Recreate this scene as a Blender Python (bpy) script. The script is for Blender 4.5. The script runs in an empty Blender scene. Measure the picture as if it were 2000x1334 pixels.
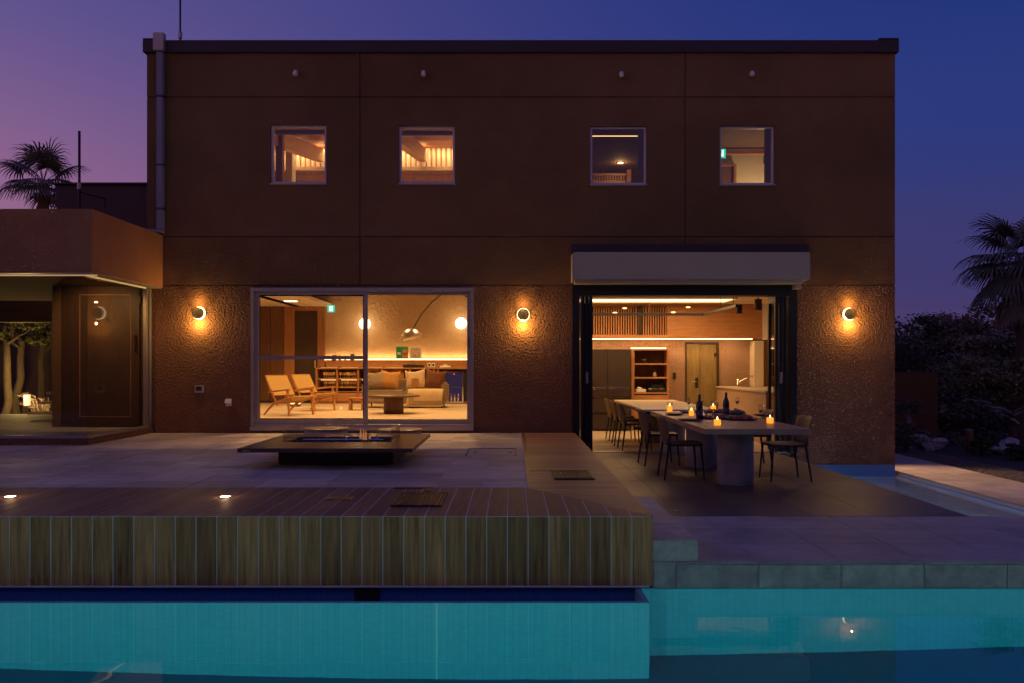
import bpy, bmesh, math, random
from mathutils import Vector, Matrix
random.seed(7)
R = math.radians
sc = bpy.context.scene
COL = sc.collection
# ------------------------------------------------------------------ camera
F, CX, HY, CZ, CD = 1626.0, 1000.0, 714.0, 1.407, 13.4     # focal (px of the 2000 px photo), vanishing point, eye height, distance to facade
cam = bpy.data.cameras.new('camera'); cam_o = bpy.data.objects.new('camera', cam); COL.objects.link(cam_o)
cam.sensor_width = 36; cam.lens = F / 2000 * 36; cam.shift_y = (HY - 667) / 2000
cam.clip_start = .05; cam.clip_end = 3000
cam_o.location = (0, -CD, CZ); cam_o.rotation_euler = (R(90), 0, 0)
sc.camera = cam_o
def X(px, D): return (px - CX) * D / F          # metres from a measurement in the photo at distance D
def Z(py, D): return CZ - (py - HY) * D / F
def Y(D): return D - CD
# ------------------------------------------------------------------ dusk sky
w = bpy.data.worlds.new('World'); sc.world = w; w.use_nodes = True
nt = w.node_tree; nt.nodes.clear()
def wn(t, **k):
    n = nt.nodes.new(t)
    for a, b in k.items(): setattr(n, a, b)
    return n
wo = wn('ShaderNodeOutputWorld'); bg = wn('ShaderNodeBackground'); tc = wn('ShaderNodeTexCoord')
sep = wn('ShaderNodeSeparateXYZ'); nt.links.new(tc.outputs['Generated'], sep.inputs[0])
def ramp(stops):
    r = wn('ShaderNodeValToRGB'); e = r.color_ramp.elements
    r.color_ramp.interpolation = 'EASE'
    while len(e) < len(stops): e.new(.5)
    for q, (p, c) in zip(e, stops): q.position = p; q.color = (*c, 1)
    nt.links.new(sep.outputs['Z'], r.inputs[0]); return r
# afterglow side (behind the camera, to the left) and the side turned away from it
warm = ramp([(0, (.42, .165, .20)), (.12, (.36, .155, .27)), (.40, (.125, .092, .275)), (.9, (.055, .055, .22))])
cool = ramp([(0, (.070, .042, .125)), (.12, (.043, .040, .15)), (.26, (.023, .040, .195)), (.42, (.012, .031, .185)), (.9, (.008, .018, .12))])
dt = wn('ShaderNodeVectorMath', operation='DOT_PRODUCT'); dt.inputs[1].default_value = (-.86, -.51, 0)
nt.links.new(tc.outputs['Generated'], dt.inputs[0])
mr = wn('ShaderNodeMapRange', interpolation_type='SMOOTHSTEP'); mr.inputs[1].default_value = -.88; mr.inputs[2].default_value = .42
nt.links.new(dt.outputs['Value'], mr.inputs[0])
mx = wn('ShaderNodeMix', data_type='RGBA'); nt.links.new(mr.outputs[0], mx.inputs[0])
nt.links.new(cool.outputs[0], mx.inputs[6]); nt.links.new(warm.outputs[0], mx.inputs[7])
nt.links.new(mx.outputs[2], bg.inputs[0]); bg.inputs[1].default_value = 1.05
nt.links.new(bg.outputs[0], wo.inputs[0])
# the last glow of the sunken sun, very soft
sl = bpy.data.lights.new('sun', 'SUN'); sl.energy = .05; sl.angle = R(6); sl.color = (1, .62, .42)
so = bpy.data.objects.new('sun', sl); COL.objects.link(so); so.rotation_euler = (R(76), 0, R(-62))
# ------------------------------------------------------------------ colour management and sampling
sc.view_settings.view_transform = 'Standard'; sc.view_settings.look = 'None'
sc.view_settings.exposure = 0; sc.view_settings.gamma = 1
sc.cycles.use_denoising = True
sc.cycles.adaptive_threshold = .02; sc.cycles.max_bounces = 6; sc.cycles.diffuse_bounces = 3; sc.cycles.transmission_bounces = 5; sc.cycles.transparent_max_bounces = 12
sc.cycles.sample_clamp_indirect = 4; sc.cycles.blur_glossy = .6
# ------------------------------------------------------------------ materials
MATS = {}
def nodes(name):
    m = bpy.data.materials.new(name); m.use_nodes = True
    t = m.node_tree; b = t.nodes['Principled BSDF']; return m, t, b
def tmath(t, op, a, b):
    n = t.nodes.new('ShaderNodeMath'); n.operation = op
    for i, v in enumerate((a, b)):
        if isinstance(v, (int, float)): n.inputs[i].default_value = v
        else: t.links.new(v, n.inputs[i])
    return n.outputs[0]
def M(name, col, rough=.6, metal=0, var=.2, ns=6, bump=0, bs=60, co='obj', st=(1, 1, 1), rnd=0, spec=.5, rvar=.1, dist=.01, stucco=0, ns2=None):
    m, t, b = nodes(name); L = t.links.new
    if co == 'obj':
        c = t.nodes.new('ShaderNodeTexCoord').outputs['Object']
    else:
        c = t.nodes.new('ShaderNodeNewGeometry').outputs['Position']
    oi = t.nodes.new('ShaderNodeObjectInfo').outputs['Random']
    mp = t.nodes.new('ShaderNodeMapping'); mp.inputs['Scale'].default_value = st; L(c, mp.inputs[0])
    n = t.nodes.new('ShaderNodeTexNoise'); n.noise_dimensions = '4D'; n.inputs['Scale'].default_value = ns; n.inputs['Detail'].default_value = 6; n.inputs['Roughness'].default_value = .62
    L(mp.outputs[0], n.inputs['Vector'])
    L(tmath(t, 'MULTIPLY', oi, 37.0 if rnd else 0.0), n.inputs['W'])
    r = t.nodes.new('ShaderNodeValToRGB'); e = r.color_ramp.elements
    e[0].position = .28; e[1].position = .72
    e[0].color = (*[x * (1 - var) for x in col], 1); e[1].color = (*[min(1, x * (1 + var)) for x in col], 1)
    L(n.outputs['Fac'], r.inputs[0]); out = r.outputs[0]
    if ns2:
        n2 = t.nodes.new('ShaderNodeTexNoise'); n2.inputs['Scale'].default_value = ns2; n2.inputs['Detail'].default_value = 3; L(c, n2.inputs['Vector'])
        v2 = t.nodes.new('ShaderNodeMapRange'); v2.inputs[1].default_value = .3; v2.inputs[2].default_value = .7; v2.inputs[3].default_value = .78; v2.inputs[4].default_value = 1.18
        L(n2.outputs['Fac'], v2.inputs[0])
        h = t.nodes.new('ShaderNodeHueSaturation'); L(v2.outputs[0], h.inputs['Value']); L(out, h.inputs['Color']); out = h.outputs[0]
    if rnd:
        h = t.nodes.new('ShaderNodeHueSaturation'); L(out, h.inputs['Color'])
        v = tmath(t, 'ADD', tmath(t, 'MULTIPLY', oi, 2 * rnd), 1 - rnd); L(v, h.inputs['Value']); out = h.outputs[0]
    L(out, b.inputs['Base Color'])
    rr = t.nodes.new('ShaderNodeMapRange'); rr.inputs[3].default_value = max(.02, rough - rvar); rr.inputs[4].default_value = min(1, rough + rvar)
    L(n.outputs['Fac'], rr.inputs[0]); L(rr.outputs[0], b.inputs['Roughness'])
    b.inputs['Metallic'].default_value = metal; b.inputs['Specular IOR Level'].default_value = spec
    if bump or stucco:
        bn = t.nodes.new('ShaderNodeTexNoise'); bn.inputs['Scale'].default_value = bs; bn.inputs['Detail'].default_value = 3.5; L(mp.outputs[0], bn.inputs['Vector'])
        hgt = bn.outputs['Fac']
        if stucco:
            vo = t.nodes.new('ShaderNodeTexVoronoi'); vo.feature = 'SMOOTH_F1'; vo.inputs['Scale'].default_value = stucco; vo.inputs['Smoothness'].default_value = .6
            wv = t.nodes.new('ShaderNodeVectorMath'); wv.operation = 'MULTIPLY_ADD'; wv.inputs[1].default_value = (.03, .03, .03)
            L(bn.outputs['Color'], wv.inputs[0]); L(mp.outputs[0], wv.inputs[2]); L(wv.outputs[0], vo.inputs['Vector'])
            hgt = tmath(t, 'ADD', tmath(t, 'MULTIPLY', vo.outputs['Distance'], 1.1), tmath(t, 'MULTIPLY', bn.outputs['Fac'], .8))
        bp = t.nodes.new('ShaderNodeBump'); bp.inputs['Strength'].default_value = bump; bp.inputs['Distance'].default_value = dist
        L(hgt, bp.inputs['Height']); L(bp.outputs[0], b.inputs['Normal'])
    MATS[name] = m; return m
def EM(name, col, s, base=(.8, .8, .8)):
    m, t, b = nodes(name); b.inputs['Base Color'].default_value = (*base, 1)
    b.inputs['Emission Color'].default_value = (*col, 1); b.inputs['Emission Strength'].default_value = s
    if name not in ('globe', 'led', 'led_soft', 'lamp_ring', 'downlight'): m.cycles.emission_sampling = 'NONE'
    MATS[name] = m; return m
def GLASS(name, tint=(.93, .96, .95), ior=1.5, rough=0.0):
    m = bpy.data.materials.new(name); m.use_nodes = True; t = m.node_tree; t.nodes.clear(); L = t.links.new
    o = t.nodes.new('ShaderNodeOutputMaterial'); a = t.nodes.new('ShaderNodeBsdfTransparent'); g = t.nodes.new('ShaderNodeBsdfGlossy')
    a.inputs[0].default_value = (*tint, 1); g.inputs['Roughness'].default_value = rough
    ge = t.nodes.new('ShaderNodeNewGeometry'); dp_ = t.nodes.new('ShaderNodeVectorMath'); dp_.operation = 'DOT_PRODUCT'; L(ge.outputs['Incoming'], dp_.inputs[0]); L(ge.outputs['Normal'], dp_.inputs[1])
    f0 = ((ior - 1) / (ior + 1)) ** 2; c5 = tmath(t, 'POWER', tmath(t, 'SUBTRACT', 1.0, tmath(t, 'ABSOLUTE', dp_.outputs['Value'], 0.0)), 5.0)
    mxs = t.nodes.new('ShaderNodeMixShader')
    L(tmath(t, 'ADD', tmath(t, 'MULTIPLY', c5, 1 - f0), f0), mxs.inputs[0]); L(a.outputs[0], mxs.inputs[1]); L(g.outputs[0], mxs.inputs[2]); L(mxs.outputs[0], o.inputs[0])
    MATS[name] = m; return m
WARM = (1, .535, .195); WARM2 = (1, .57, .23)
M('stucco_fine', (.195, .097, .040), .85, co='pos', var=.10, ns=3, bump=.25, bs=70, ns2=.45, spec=.2, dist=.006)
M('stucco_mid', (.185, .091, .038), .85, co='pos', var=.12, ns=4, bump=.5, bs=45, stucco=42, ns2=.5, spec=.2, dist=.012)
M('stucco_rough', (.185, .082, .040), .8, co='pos', var=.16, ns=5, bump=.9, bs=42, stucco=34, ns2=.6, spec=.25, dist=.02)
M('stucco_annex_lit', (.37, .155, .068), .85, co='pos', var=.10, ns=3, bump=.4, bs=60, ns2=.5, spec=.2, dist=.008)  # lightened house stucco, warm light on the annex fascia put into the colour
M('stucco_cream', (.56, .37, .22), .9, co='pos', var=.08, ns=4, bump=.45, bs=30, stucco=16, spec=.2, dist=.02)
M('plaster', (.66, .55, .42), .85, co='pos', var=.05, ns=3, bump=.08, bs=40, spec=.2)
M('counter_panel', (.36, .235, .16), .7, co='pos', var=.06, ns=3)
M('kitchen_stucco', (.33, .205, .135), .9, co='pos', var=.08, ns=4, bump=.4, bs=30, stucco=16, spec=.2, dist=.02)
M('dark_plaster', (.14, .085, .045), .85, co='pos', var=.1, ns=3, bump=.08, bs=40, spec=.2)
M('coping', (.035, .016, .016), .5, co='pos', var=.2, ns=2, bump=.05, bs=20)
M('aluminium', (.42, .36, .31), .42, .55, var=.06, ns=3, rvar=.08, co='pos')
M('frame_white', (.66, .62, .60), .45, .1, var=.05, ns=3, co='pos')
M('pipe_paint', (.24, .22, .27), .5, 0, var=.1, ns=3, co='pos')
M('black_metal', (.010, .009, .011), .45, .2, var=.2, ns=4, co='pos')
M('dark_grey_metal', (.05, .05, .055), .45, .4, var=.2, ns=5)
M('awning_white', (.47, .39, .25), .5, 0, var=.06, ns=2, co='pos', bump=.02, bs=8)
M('chrome', (.75, .72, .68), .12, 1, var=.05, rvar=.04)
M('grate_bronze', (.22, .15, .08), .4, .5, var=.1)
M('brushed_steel', (.85, .78, .68), .32, 1, var=.05, rvar=.05)
M('lamp_bronze', (.07, .05, .04), .4, .5, var=.1)
M('bronze', (.06, .045, .035), .4, .6, var=.15)
def wood(name, col, st, rough=.5, rnd=.22, ns=7, var=.42, bump=.12, spec=.4, **k): return M(name, col, rough, 0, var, ns, bump, ns * 4, 'obj', st, rnd, spec, .1, .004, **k)
wood('plank_vertical', (.42, .195, .062), (14, 14, .8), ns=2.6, var=.70, spec=.2, rnd=.30)
wood('plank_along', (.25, .122, .062), (14, .9, 14), ns=2.2, var=.5, rough=.58)
wood('plank_across', (.34, .165, .085), (.9, 14, 14), ns=2.2, var=.45, rough=.5)
wood('oak_x', (.42, .19, .075), (1, 9, 9), ns=2.5, var=.28, rnd=.08)
wood('pale_oak', (.60, .40, .23), (6, 6, 1), ns=2.5, var=.2, rnd=.1)
wood('oak_z', (.38, .165, .065), (9, 9, 1), ns=2.5, var=.28, rnd=.08)
wood('oak_y', (.42, .20, .085), (9, 1, 9), ns=2.5, var=.28, rnd=.08)
wood('walnut', (.16, .072, .034), (9, 9, 1), ns=2.5, var=.3, rnd=.08)
wood('dark_door', (.055, .030, .018), (10, 10, 1), ns=2.5, var=.35, rnd=.05)
wood('ceiling_wood', (.34, .135, .06), (1, 12, 12), ns=2, var=.3, rnd=.18)
wood('chair_wood', (.50, .235, .075), (6, 6, 6), ns=2, var=.2, rnd=.05)
M('cord_weave', (.58, .36, .13), .8, var=.25, ns=90, bump=.6, bs=120, st=(1, 6, 1))
M('grout', (.66, .60, .55), .9, co='pos', var=.08, ns=20)
M('travertine', (.52, .42, .32), .62, var=.22, ns=5, bump=.18, bs=40, rnd=.2, st=(1, 2.2, 1), dist=.006, spec=.35, ns2=1.2)
M('travertine_grout', (.55, .48, .44), .9, co='pos', var=.1, ns=20)
M('limestone', (.44, .375, .31), .6, var=.22, ns=4, bump=.2, bs=50, rnd=.10, dist=.006, spec=.35, ns2=1.5)
M('limestone_front_lit', (.54, .47, .33), .7, var=.35, ns=9, bump=.4, bs=45, rnd=.10, dist=.01, spec=.3)  # front stone lightened, the pool's glow is put into its colour
M('dark_tile', (.155, .105, .08), .5, var=.16, ns=3, bump=.06, bs=60, rnd=.05, spec=.4, ns2=1)
M('dark_joint', (.14, .115, .10), .9, co='pos', var=.1, ns=20)
M('kitchen_tile', (.52, .43, .33), .32, var=.08, ns=3, rnd=.04, spec=.4)
M('living_floor', (.58, .44, .29), .5, var=.14, ns=3, rnd=.05, st=(1, 5, 1), spec=.4)
M('concrete', (.33, .31, .29), .75, var=.2, ns=5, bump=.15, bs=40, ns2=4)
M('table_top', (.36, .23, .14), .42, var=.12, ns=5, bump=.03, bs=50, spec=.45)
M('table_top_pale', (.62, .52, .38), .4, var=.06, ns=5)
M('chair_seat', (.17, .10, .055), .6, var=.15, ns=8, bump=.05, bs=90)
M('chair_leg', (.035, .032, .036), .45, .2, var=.15, ns=8)
M('fire_top', (.085, .055, .04), .3, var=.12, ns=3, spec=.5, rvar=.04)
M('fire_base', (.018, .016, .02), .5, var=.15, ns=6)
M('stool_top', (.24, .13, .07), .35, var=.15, ns=6, st=(1, 6, 1))
M('stool_body', (.35, .28, .25), .7, var=.1, ns=8)
M('lava_rock', (.02, .018, .025), .6, var=.4, ns=30)
M('cream_fabric', (.60, .45, .28), .95, var=.12, ns=30, bump=.3, bs=160, spec=.1)
M('grey_fabric', (.33, .25, .18), .95, var=.12, ns=30, bump=.3, bs=160, spec=.1)
M('tan_fabric', (.50, .25, .09), .85, var=.15, ns=20, bump=.25, bs=60, spec=.2)
M('brown_fabric', (.17, .065, .035), .85, var=.15, ns=20, bump=.25, bs=60, spec=.2)
M('white_paint', (.75, .70, .62), .5, var=.04)
M('beige_plastic', (.45, .36, .29), .5, var=.05)
M('fridge_grey', (.036, .022, .019), .5, .1, var=.05, ns=2)
M('olive_door', (.24, .165, .06), .5, var=.25, ns=2.5, st=(6, 6, 1), bump=.05, bs=30)
M('bottle_glass', (.012, .02, .010), .12, var=.1)
M('bottle_label', (.05, .06, .11), .6, var=.1)
M('gold_foil', (.35, .24, .09), .35, .7, var=.1)
M('amber_crystal', (.62, .40, .18), .15, var=.1)
M('wine_amber', (.45, .22, .06), .2, var=.3, ns=20)
M('plate_blue', (.05, .055, .09), .4, var=.1)
M('food_red', (.48, .08, .045), .45, var=.4, ns=25)
M('food_green', (.12, .16, .045), .5, var=.4, ns=25)
M('food_brown', (.42, .22, .10), .5, var=.4, ns=25)
M('paper_white', (.8, .76, .66), .6, var=.04)
M('album_green', (.02, .26, .11), .5, var=.08, ns=6)
M('album_face', (.42, .15, .07), .5, var=.5, ns=9)
M('album_pink', (.55, .40, .33), .5, var=.35, ns=14)
M('black_plastic', (.02, .02, .02), .45, var=.1)
M('dark_interior', (.03, .022, .02), .8, var=.1)
M('rock', (.46, .44, .46), .8, var=.25, ns=5, bump=.5, bs=9, dist=.05)
M('soil', (.07, .055, .042), .95, co='pos', var=.5, ns=9, bump=.8, bs=40, dist=.03, ns2=.8)
M('gravel', (.15, .125, .10), .9, co='pos', var=.5, ns=45, bump=1, bs=60, dist=.03)
M('bark', (.12, .085, .06), .9, var=.4, ns=10, bump=.8, bs=25, st=(3, 3, .6), dist=.03)
M('palm_bark', (.17, .10, .065), .95, var=.4, ns=12, bump=.9, bs=18, st=(1, 1, 4), dist=.04)
def leafmat(name, c):
    m = M(name, c, .55, var=.5, ns=1.6, co='pos', spec=.3)
    b = m.node_tree.nodes['Principled BSDF']; b.inputs['Subsurface Weight'].default_value = 0
    return m
leafmat('leaf_dark', (.165, .155, .105)); leafmat('leaf_olive', (.22, .18, .11)); leafmat('leaf_pine', (.20, .19, .09))
leafmat('leaf_palm', (.17, .16, .13)); leafmat('leaf_dead', (.40, .31, .27)); leafmat('leaf_court', (.13, .13, .035)); leafmat('grass_leaf', (.06, .09, .03))
GLASS('window_glass'); GLASS('guard_glass', (.97, .98, .98), 1.4); GLASS('corner_glass', (.86, .85, .82), 1.42); GLASS('wine_glass', (.95, .95, .93), 1.4)
EM('lamp_ring', (1, .74, .44), 1.9); EM('globe', (1, .72, .40), 6); EM('led', (1, .64, .30), 5); EM('led_soft', (1, .62, .28), 3.0); EM('downlight', (1, .74, .42), 12)
EM('lantern_glow', (1, .72, .34), 1.8); EM('led_dim', (1, .55, .2), 2.2); EM('deck_lamp', (1, .72, .36), 14); EM('flame', (1, .36, .12), .35, (.3, .1, .05)); EM('flame_blue', (.08, .12, .9), .25, (.02, .02, .1)); EM('candle_flame', (1, .62, .18), 14)
EM('exit_green', (.02, .62, .42), 1.0, (.02, .4, .25)); EM('exit_white', (.8, 1, .9), 1.3); EM('cooler_blue', (.05, .06, .5), .09, (.006, .006, .014)); EM('red_led', (1, .03, .02), 3)
EM('candle_wax', (1, .30, .02), 1.7, (.7, .35, .08)); EM('pool_lens', (.75, 1, .95), 3)
# mosaic tiles of the pools
def mosaic(name, c, gc, s=.05, var=.04, rough=.3):
    m, t, b = nodes(name); L = t.links.new
    g = t.nodes.new('ShaderNodeNewGeometry').outputs['Position']; sp = t.nodes.new('ShaderNodeSeparateXYZ'); L(g, sp.inputs[0])
    def line(o):
        f = tmath(t, 'FRACT', tmath(t, 'MULTIPLY', o, 1 / s), 0.0); return tmath(t, 'LESS_THAN', f, .09)
    k = tmath(t, 'MAXIMUM', tmath(t, 'MAXIMUM', line(sp.outputs[0]), line(sp.outputs[2])), tmath(t, 'MULTIPLY', line(sp.outputs[1]), 1.0))
    n = t.nodes.new('ShaderNodeTexWhiteNoise'); sn = t.nodes.new('ShaderNodeVectorMath'); sn.operation = 'SNAP'; sn.inputs[1].default_value = (s, s, s); L(g, sn.inputs[0]); L(sn.outputs[0], n.inputs['Vector'])
    a = t.nodes.new('ShaderNodeMix'); a.data_type = 'RGBA'; L(n.outputs['Value'], a.inputs[0])
    a.inputs[6].default_value = (*[x * (1 - var) for x in c], 1); a.inputs[7].default_value = (*[x * (1 + var) for x in c], 1)
    d = t.nodes.new('ShaderNodeMix'); d.data_type = 'RGBA'; L(k, d.inputs[0]); L(a.outputs[2], d.inputs[6]); d.inputs[7].default_value = (*gc, 1)
    L(d.outputs[2], b.inputs['Base Color']); b.inputs['Roughness'].default_value = rough
    bp = t.nodes.new('ShaderNodeBump'); bp.invert = True; bp.inputs['Strength'].default_value = .3; bp.inputs['Distance'].default_value = .003; L(k, bp.inputs['Height']); L(bp.outputs[0], b.inputs['Normal'])
    MATS[name] = m
mosaic('pool_tile', (.22, .52, .56), (.17, .44, .49)); mosaic('pool_floor', (.04, .19, .27), (.03, .15, .22)); mosaic('gutter_tile', (.05, .20, .50), (.04, .14, .38))
mosaic('basin_tile', (.12, .24, .50), (.10, .2, .4)); mosaic('basin_floor', (.55, .58, .60), (.48, .50, .52), .3, .05)
def water(name, scale, strength, tint=(1, 1, 1)):
    m, t, b = nodes(name); b.inputs['Base Color'].default_value = (*tint, 1); b.inputs['Roughness'].default_value = 0; b.inputs['IOR'].default_value = 1.33; b.inputs['Transmission Weight'].default_value = 1
    g = t.nodes.new('ShaderNodeNewGeometry'); n = t.nodes.new('ShaderNodeTexNoise'); n.inputs['Scale'].default_value = scale; n.inputs['Detail'].default_value = 2
    bp = t.nodes.new('ShaderNodeBump'); bp.inputs['Strength'].default_value = strength; bp.inputs['Distance'].default_value = .01
    t.links.new(g.outputs['Position'], n.inputs['Vector']); t.links.new(n.outputs['Fac'], bp.inputs['Height']); t.links.new(bp.outputs[0], b.inputs['Normal']); MATS[name] = m
water('pool_water', 2.2, .16, (.95, 1, 1))
va = MATS['pool_water'].node_tree.nodes.new('ShaderNodeVolumeAbsorption'); va.inputs['Color'].default_value = (.10, .76, .80, 1); va.inputs['Density'].default_value = .5
MATS['pool_water'].node_tree.links.new(va.outputs[0], MATS['pool_water'].node_tree.nodes['Material Output'].inputs['Volume']); water('basin_water', 4, .2)
# ------------------------------------------------------------------ mesh helpers
ORG = {}
class MB:
    def __init__(s): s.v = []; s.f = []; s.smooth = []
    def add(s, vs, fs, sm=False):
        o = len(s.v); s.v += [Vector(p) for p in vs]; s.f += [tuple(i + o for i in f) for f in fs]; s.smooth += [sm] * len(fs); return s
    def box(s, x0, x1, y0, y1, z0, z1):
        return s.add([(x0, y0, z0), (x1, y0, z0), (x1, y1, z0), (x0, y1, z0), (x0, y0, z1), (x1, y0, z1), (x1, y1, z1), (x0, y1, z1)],
                     [(0, 3, 2, 1), (4, 5, 6, 7), (0, 1, 5, 4), (1, 2, 6, 5), (2, 3, 7, 6), (3, 0, 4, 7)])
    def bar(s, a, b, wx, wz, up=(0, 0, 1), w2=None):     # beam of rectangular section from a to b
        a, b = Vector(a), Vector(b); d = (b - a).normalized(); u = Vector(up)
        sx = d.cross(u).normalized() if d.cross(u).length > 1e-4 else Vector((1, 0, 0)); uz = sx.cross(d).normalized()
        k = w2 if w2 else 1
        vs = [a + sx * i * wx / 2 + uz * j * wz / 2 for i, j in ((-1, -1), (1, -1), (1, 1), (-1, 1))] + [b + sx * i * wx / 2 * k + uz * j * wz / 2 * k for i, j in ((-1, -1), (1, -1), (1, 1), (-1, 1))]
        return s.add(vs, [(0, 3, 2, 1), (4, 5, 6, 7), (0, 1, 5, 4), (1, 2, 6, 5), (2, 3, 7, 6), (3, 0, 4, 7)])
    def tube(s, pts, rad, seg=8, caps=True):
        pts = [Vector(p) for p in pts]; n = len(pts); rr = rad if isinstance(rad, (list, tuple)) else [rad] * n
        rings = []; ref = None
        for i, p in enumerate(pts):
            d = (pts[min(i + 1, n - 1)] - pts[max(i - 1, 0)]).normalized()
            if ref is None: ref = d.orthogonal().normalized()
            ref = (ref - d * ref.dot(d)).normalized(); q = d.cross(ref)
            rings.append([p + (ref * math.cos(2 * math.pi * k / seg) + q * math.sin(2 * math.pi * k / seg)) * rr[i] for k in range(seg)])
        vs = [v for r in rings for v in r]; fs = []
        for i in range(n - 1):
            for k in range(seg): fs.append((i * seg + k, i * seg + (k + 1) % seg, (i + 1) * seg + (k + 1) % seg, (i + 1) * seg + k))
        s.add(vs, fs, True)
        if caps: s.add(rings[0][::-1], [tuple(range(seg))]); s.add(rings[-1], [tuple(range(seg))])
        return s
    def lathe(s, c, prof, seg=24, axis='z', a0=0, a1=2 * math.pi):   # prof: (radius, height)
        c = Vector(c); full = abs(a1 - a0 - 2 * math.pi) < 1e-6; m = seg if full else seg + 1; vs = []
        for r, h in prof:
            for k in range(m):
                a = a0 + (a1 - a0) * k / seg; p = (r * math.cos(a), r * math.sin(a), h)
                if axis == 'y': p = (p[0], p[2], p[1])
                if axis == 'x': p = (p[2], p[0], p[1])
                vs.append(c + Vector(p))
        fs = []
        for i in range(len(prof) - 1):
            for k in range(seg):
                k2 = (k + 1) % m; fs.append((i * m + k, i * m + k2, (i + 1) * m + k2, (i + 1) * m + k))
        return s.add(vs, fs, True)
    def disc(s, c, r, h, seg=24, axis='z', ch=.004):
        return s.lathe(c, [(0.0001, 0), (r - ch, 0), (r, ch), (r, h - ch), (r - ch, h), (.0001, h)], seg, axis)
    def ico(s, c, r, sub=2, noise=0, seed=0, sq=(1, 1, 1)):
        bm = bmesh.new(); bmesh.ops.create_icosphere(bm, subdivisions=sub, radius=1); rg = random.Random(seed)
        off = [Vector((rg.uniform(-1, 1), rg.uniform(-1, 1), rg.uniform(-1, 1))).normalized() for _ in range(7)]
        vs = []
        for v in bm.verts:
            k = 1 + sum(noise * max(0, v.co.dot(o)) ** 3 * (1 if i % 2 else -1) for i, o in enumerate(off))
            vs.append(Vector(c) + Vector((v.co.x * sq[0], v.co.y * sq[1], v.co.z * sq[2])) * r * k)
        fs = [tuple(v.index for v in f.verts) for f in bm.faces]; bm.free(); return s.add(vs, fs, noise == 0)
    def build(s, name, mat, parent=None, bevel=0, recalc=True, org=None):
        if parent is None:
            if org is None:
                xs = [p.x for p in s.v]; ys = [p.y for p in s.v]; zs = [p.z for p in s.v]
                org = Vector(((min(xs) + max(xs)) / 2, (min(ys) + max(ys)) / 2, min(zs)))
            org = Vector(org)
        else: org = ORG[parent.as_pointer()]
        me = bpy.data.meshes.new(name); me.from_pydata([p - org for p in s.v], [], s.f)
        me.polygons.foreach_set('use_smooth', s.smooth)
        if recalc:
            bm = bmesh.new(); bm.from_mesh(me); bmesh.ops.recalc_face_normals(bm, faces=bm.faces)
            if bevel: bmesh.ops.remove_doubles(bm, verts=bm.verts, dist=1e-5); bmesh.ops.bevel(bm, geom=[e for e in bm.edges if len(e.link_faces) == 2 and e.calc_face_angle() > .7], offset=bevel, segments=2, affect='EDGES', clamp_overlap=True)
            bm.to_mesh(me); bm.free()
        me.materials.append(MATS[mat]); me.update()
        o = bpy.data.objects.new(name, me); COL.objects.link(o)
        if parent: o.parent = parent
        else: o.location = org
        ORG[o.as_pointer()] = org
        return o
def BX(*a): return MB().box(*a)
def tag(o, label=None, cat=None, group=None, kind=None):
    for k, v in (('label', label), ('category', cat), ('group', group), ('kind', kind)):
        if v: o[k] = v
    return o
def thing(name, label, cat, loc=(0, 0, 0), group=None, kind=None):
    o = bpy.data.objects.new(name, None); COL.objects.link(o); o.location = loc; o.empty_display_size = .2
    ORG[o.as_pointer()] = Vector(loc); return tag(o, label, cat, group, kind)
def copy_tree(o, parent=None):
    c = o.copy(); COL.objects.link(c); c.parent = parent; ORG[c.as_pointer()] = ORG[o.as_pointer()]
    for ch in list(o.children): copy_tree(ch, c)
    return c
def struct(o): o['kind'] = 'structure'; return o
def point(name, loc, e, col=WARM, r=.04, parent=None, typ='POINT', size=None, rot=None, spot=None):
    l = bpy.data.lights.new(name, typ); l.energy = e; l.color = col
    if typ in ('POINT', 'SPOT'): l.shadow_soft_size = r
    if typ == 'AREA':
        l.shape = 'RECTANGLE'; l.size, l.size_y = size
    if typ == 'SPOT': l.spot_size = R(spot); l.spot_blend = .6
    o = bpy.data.objects.new(name, l); COL.objects.link(o)
    o.location = Vector(loc) - (ORG[parent.as_pointer()] if parent else Vector((0, 0, 0)))
    if rot: o.rotation_euler = rot
    if parent: o.parent = parent
    return o
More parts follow.
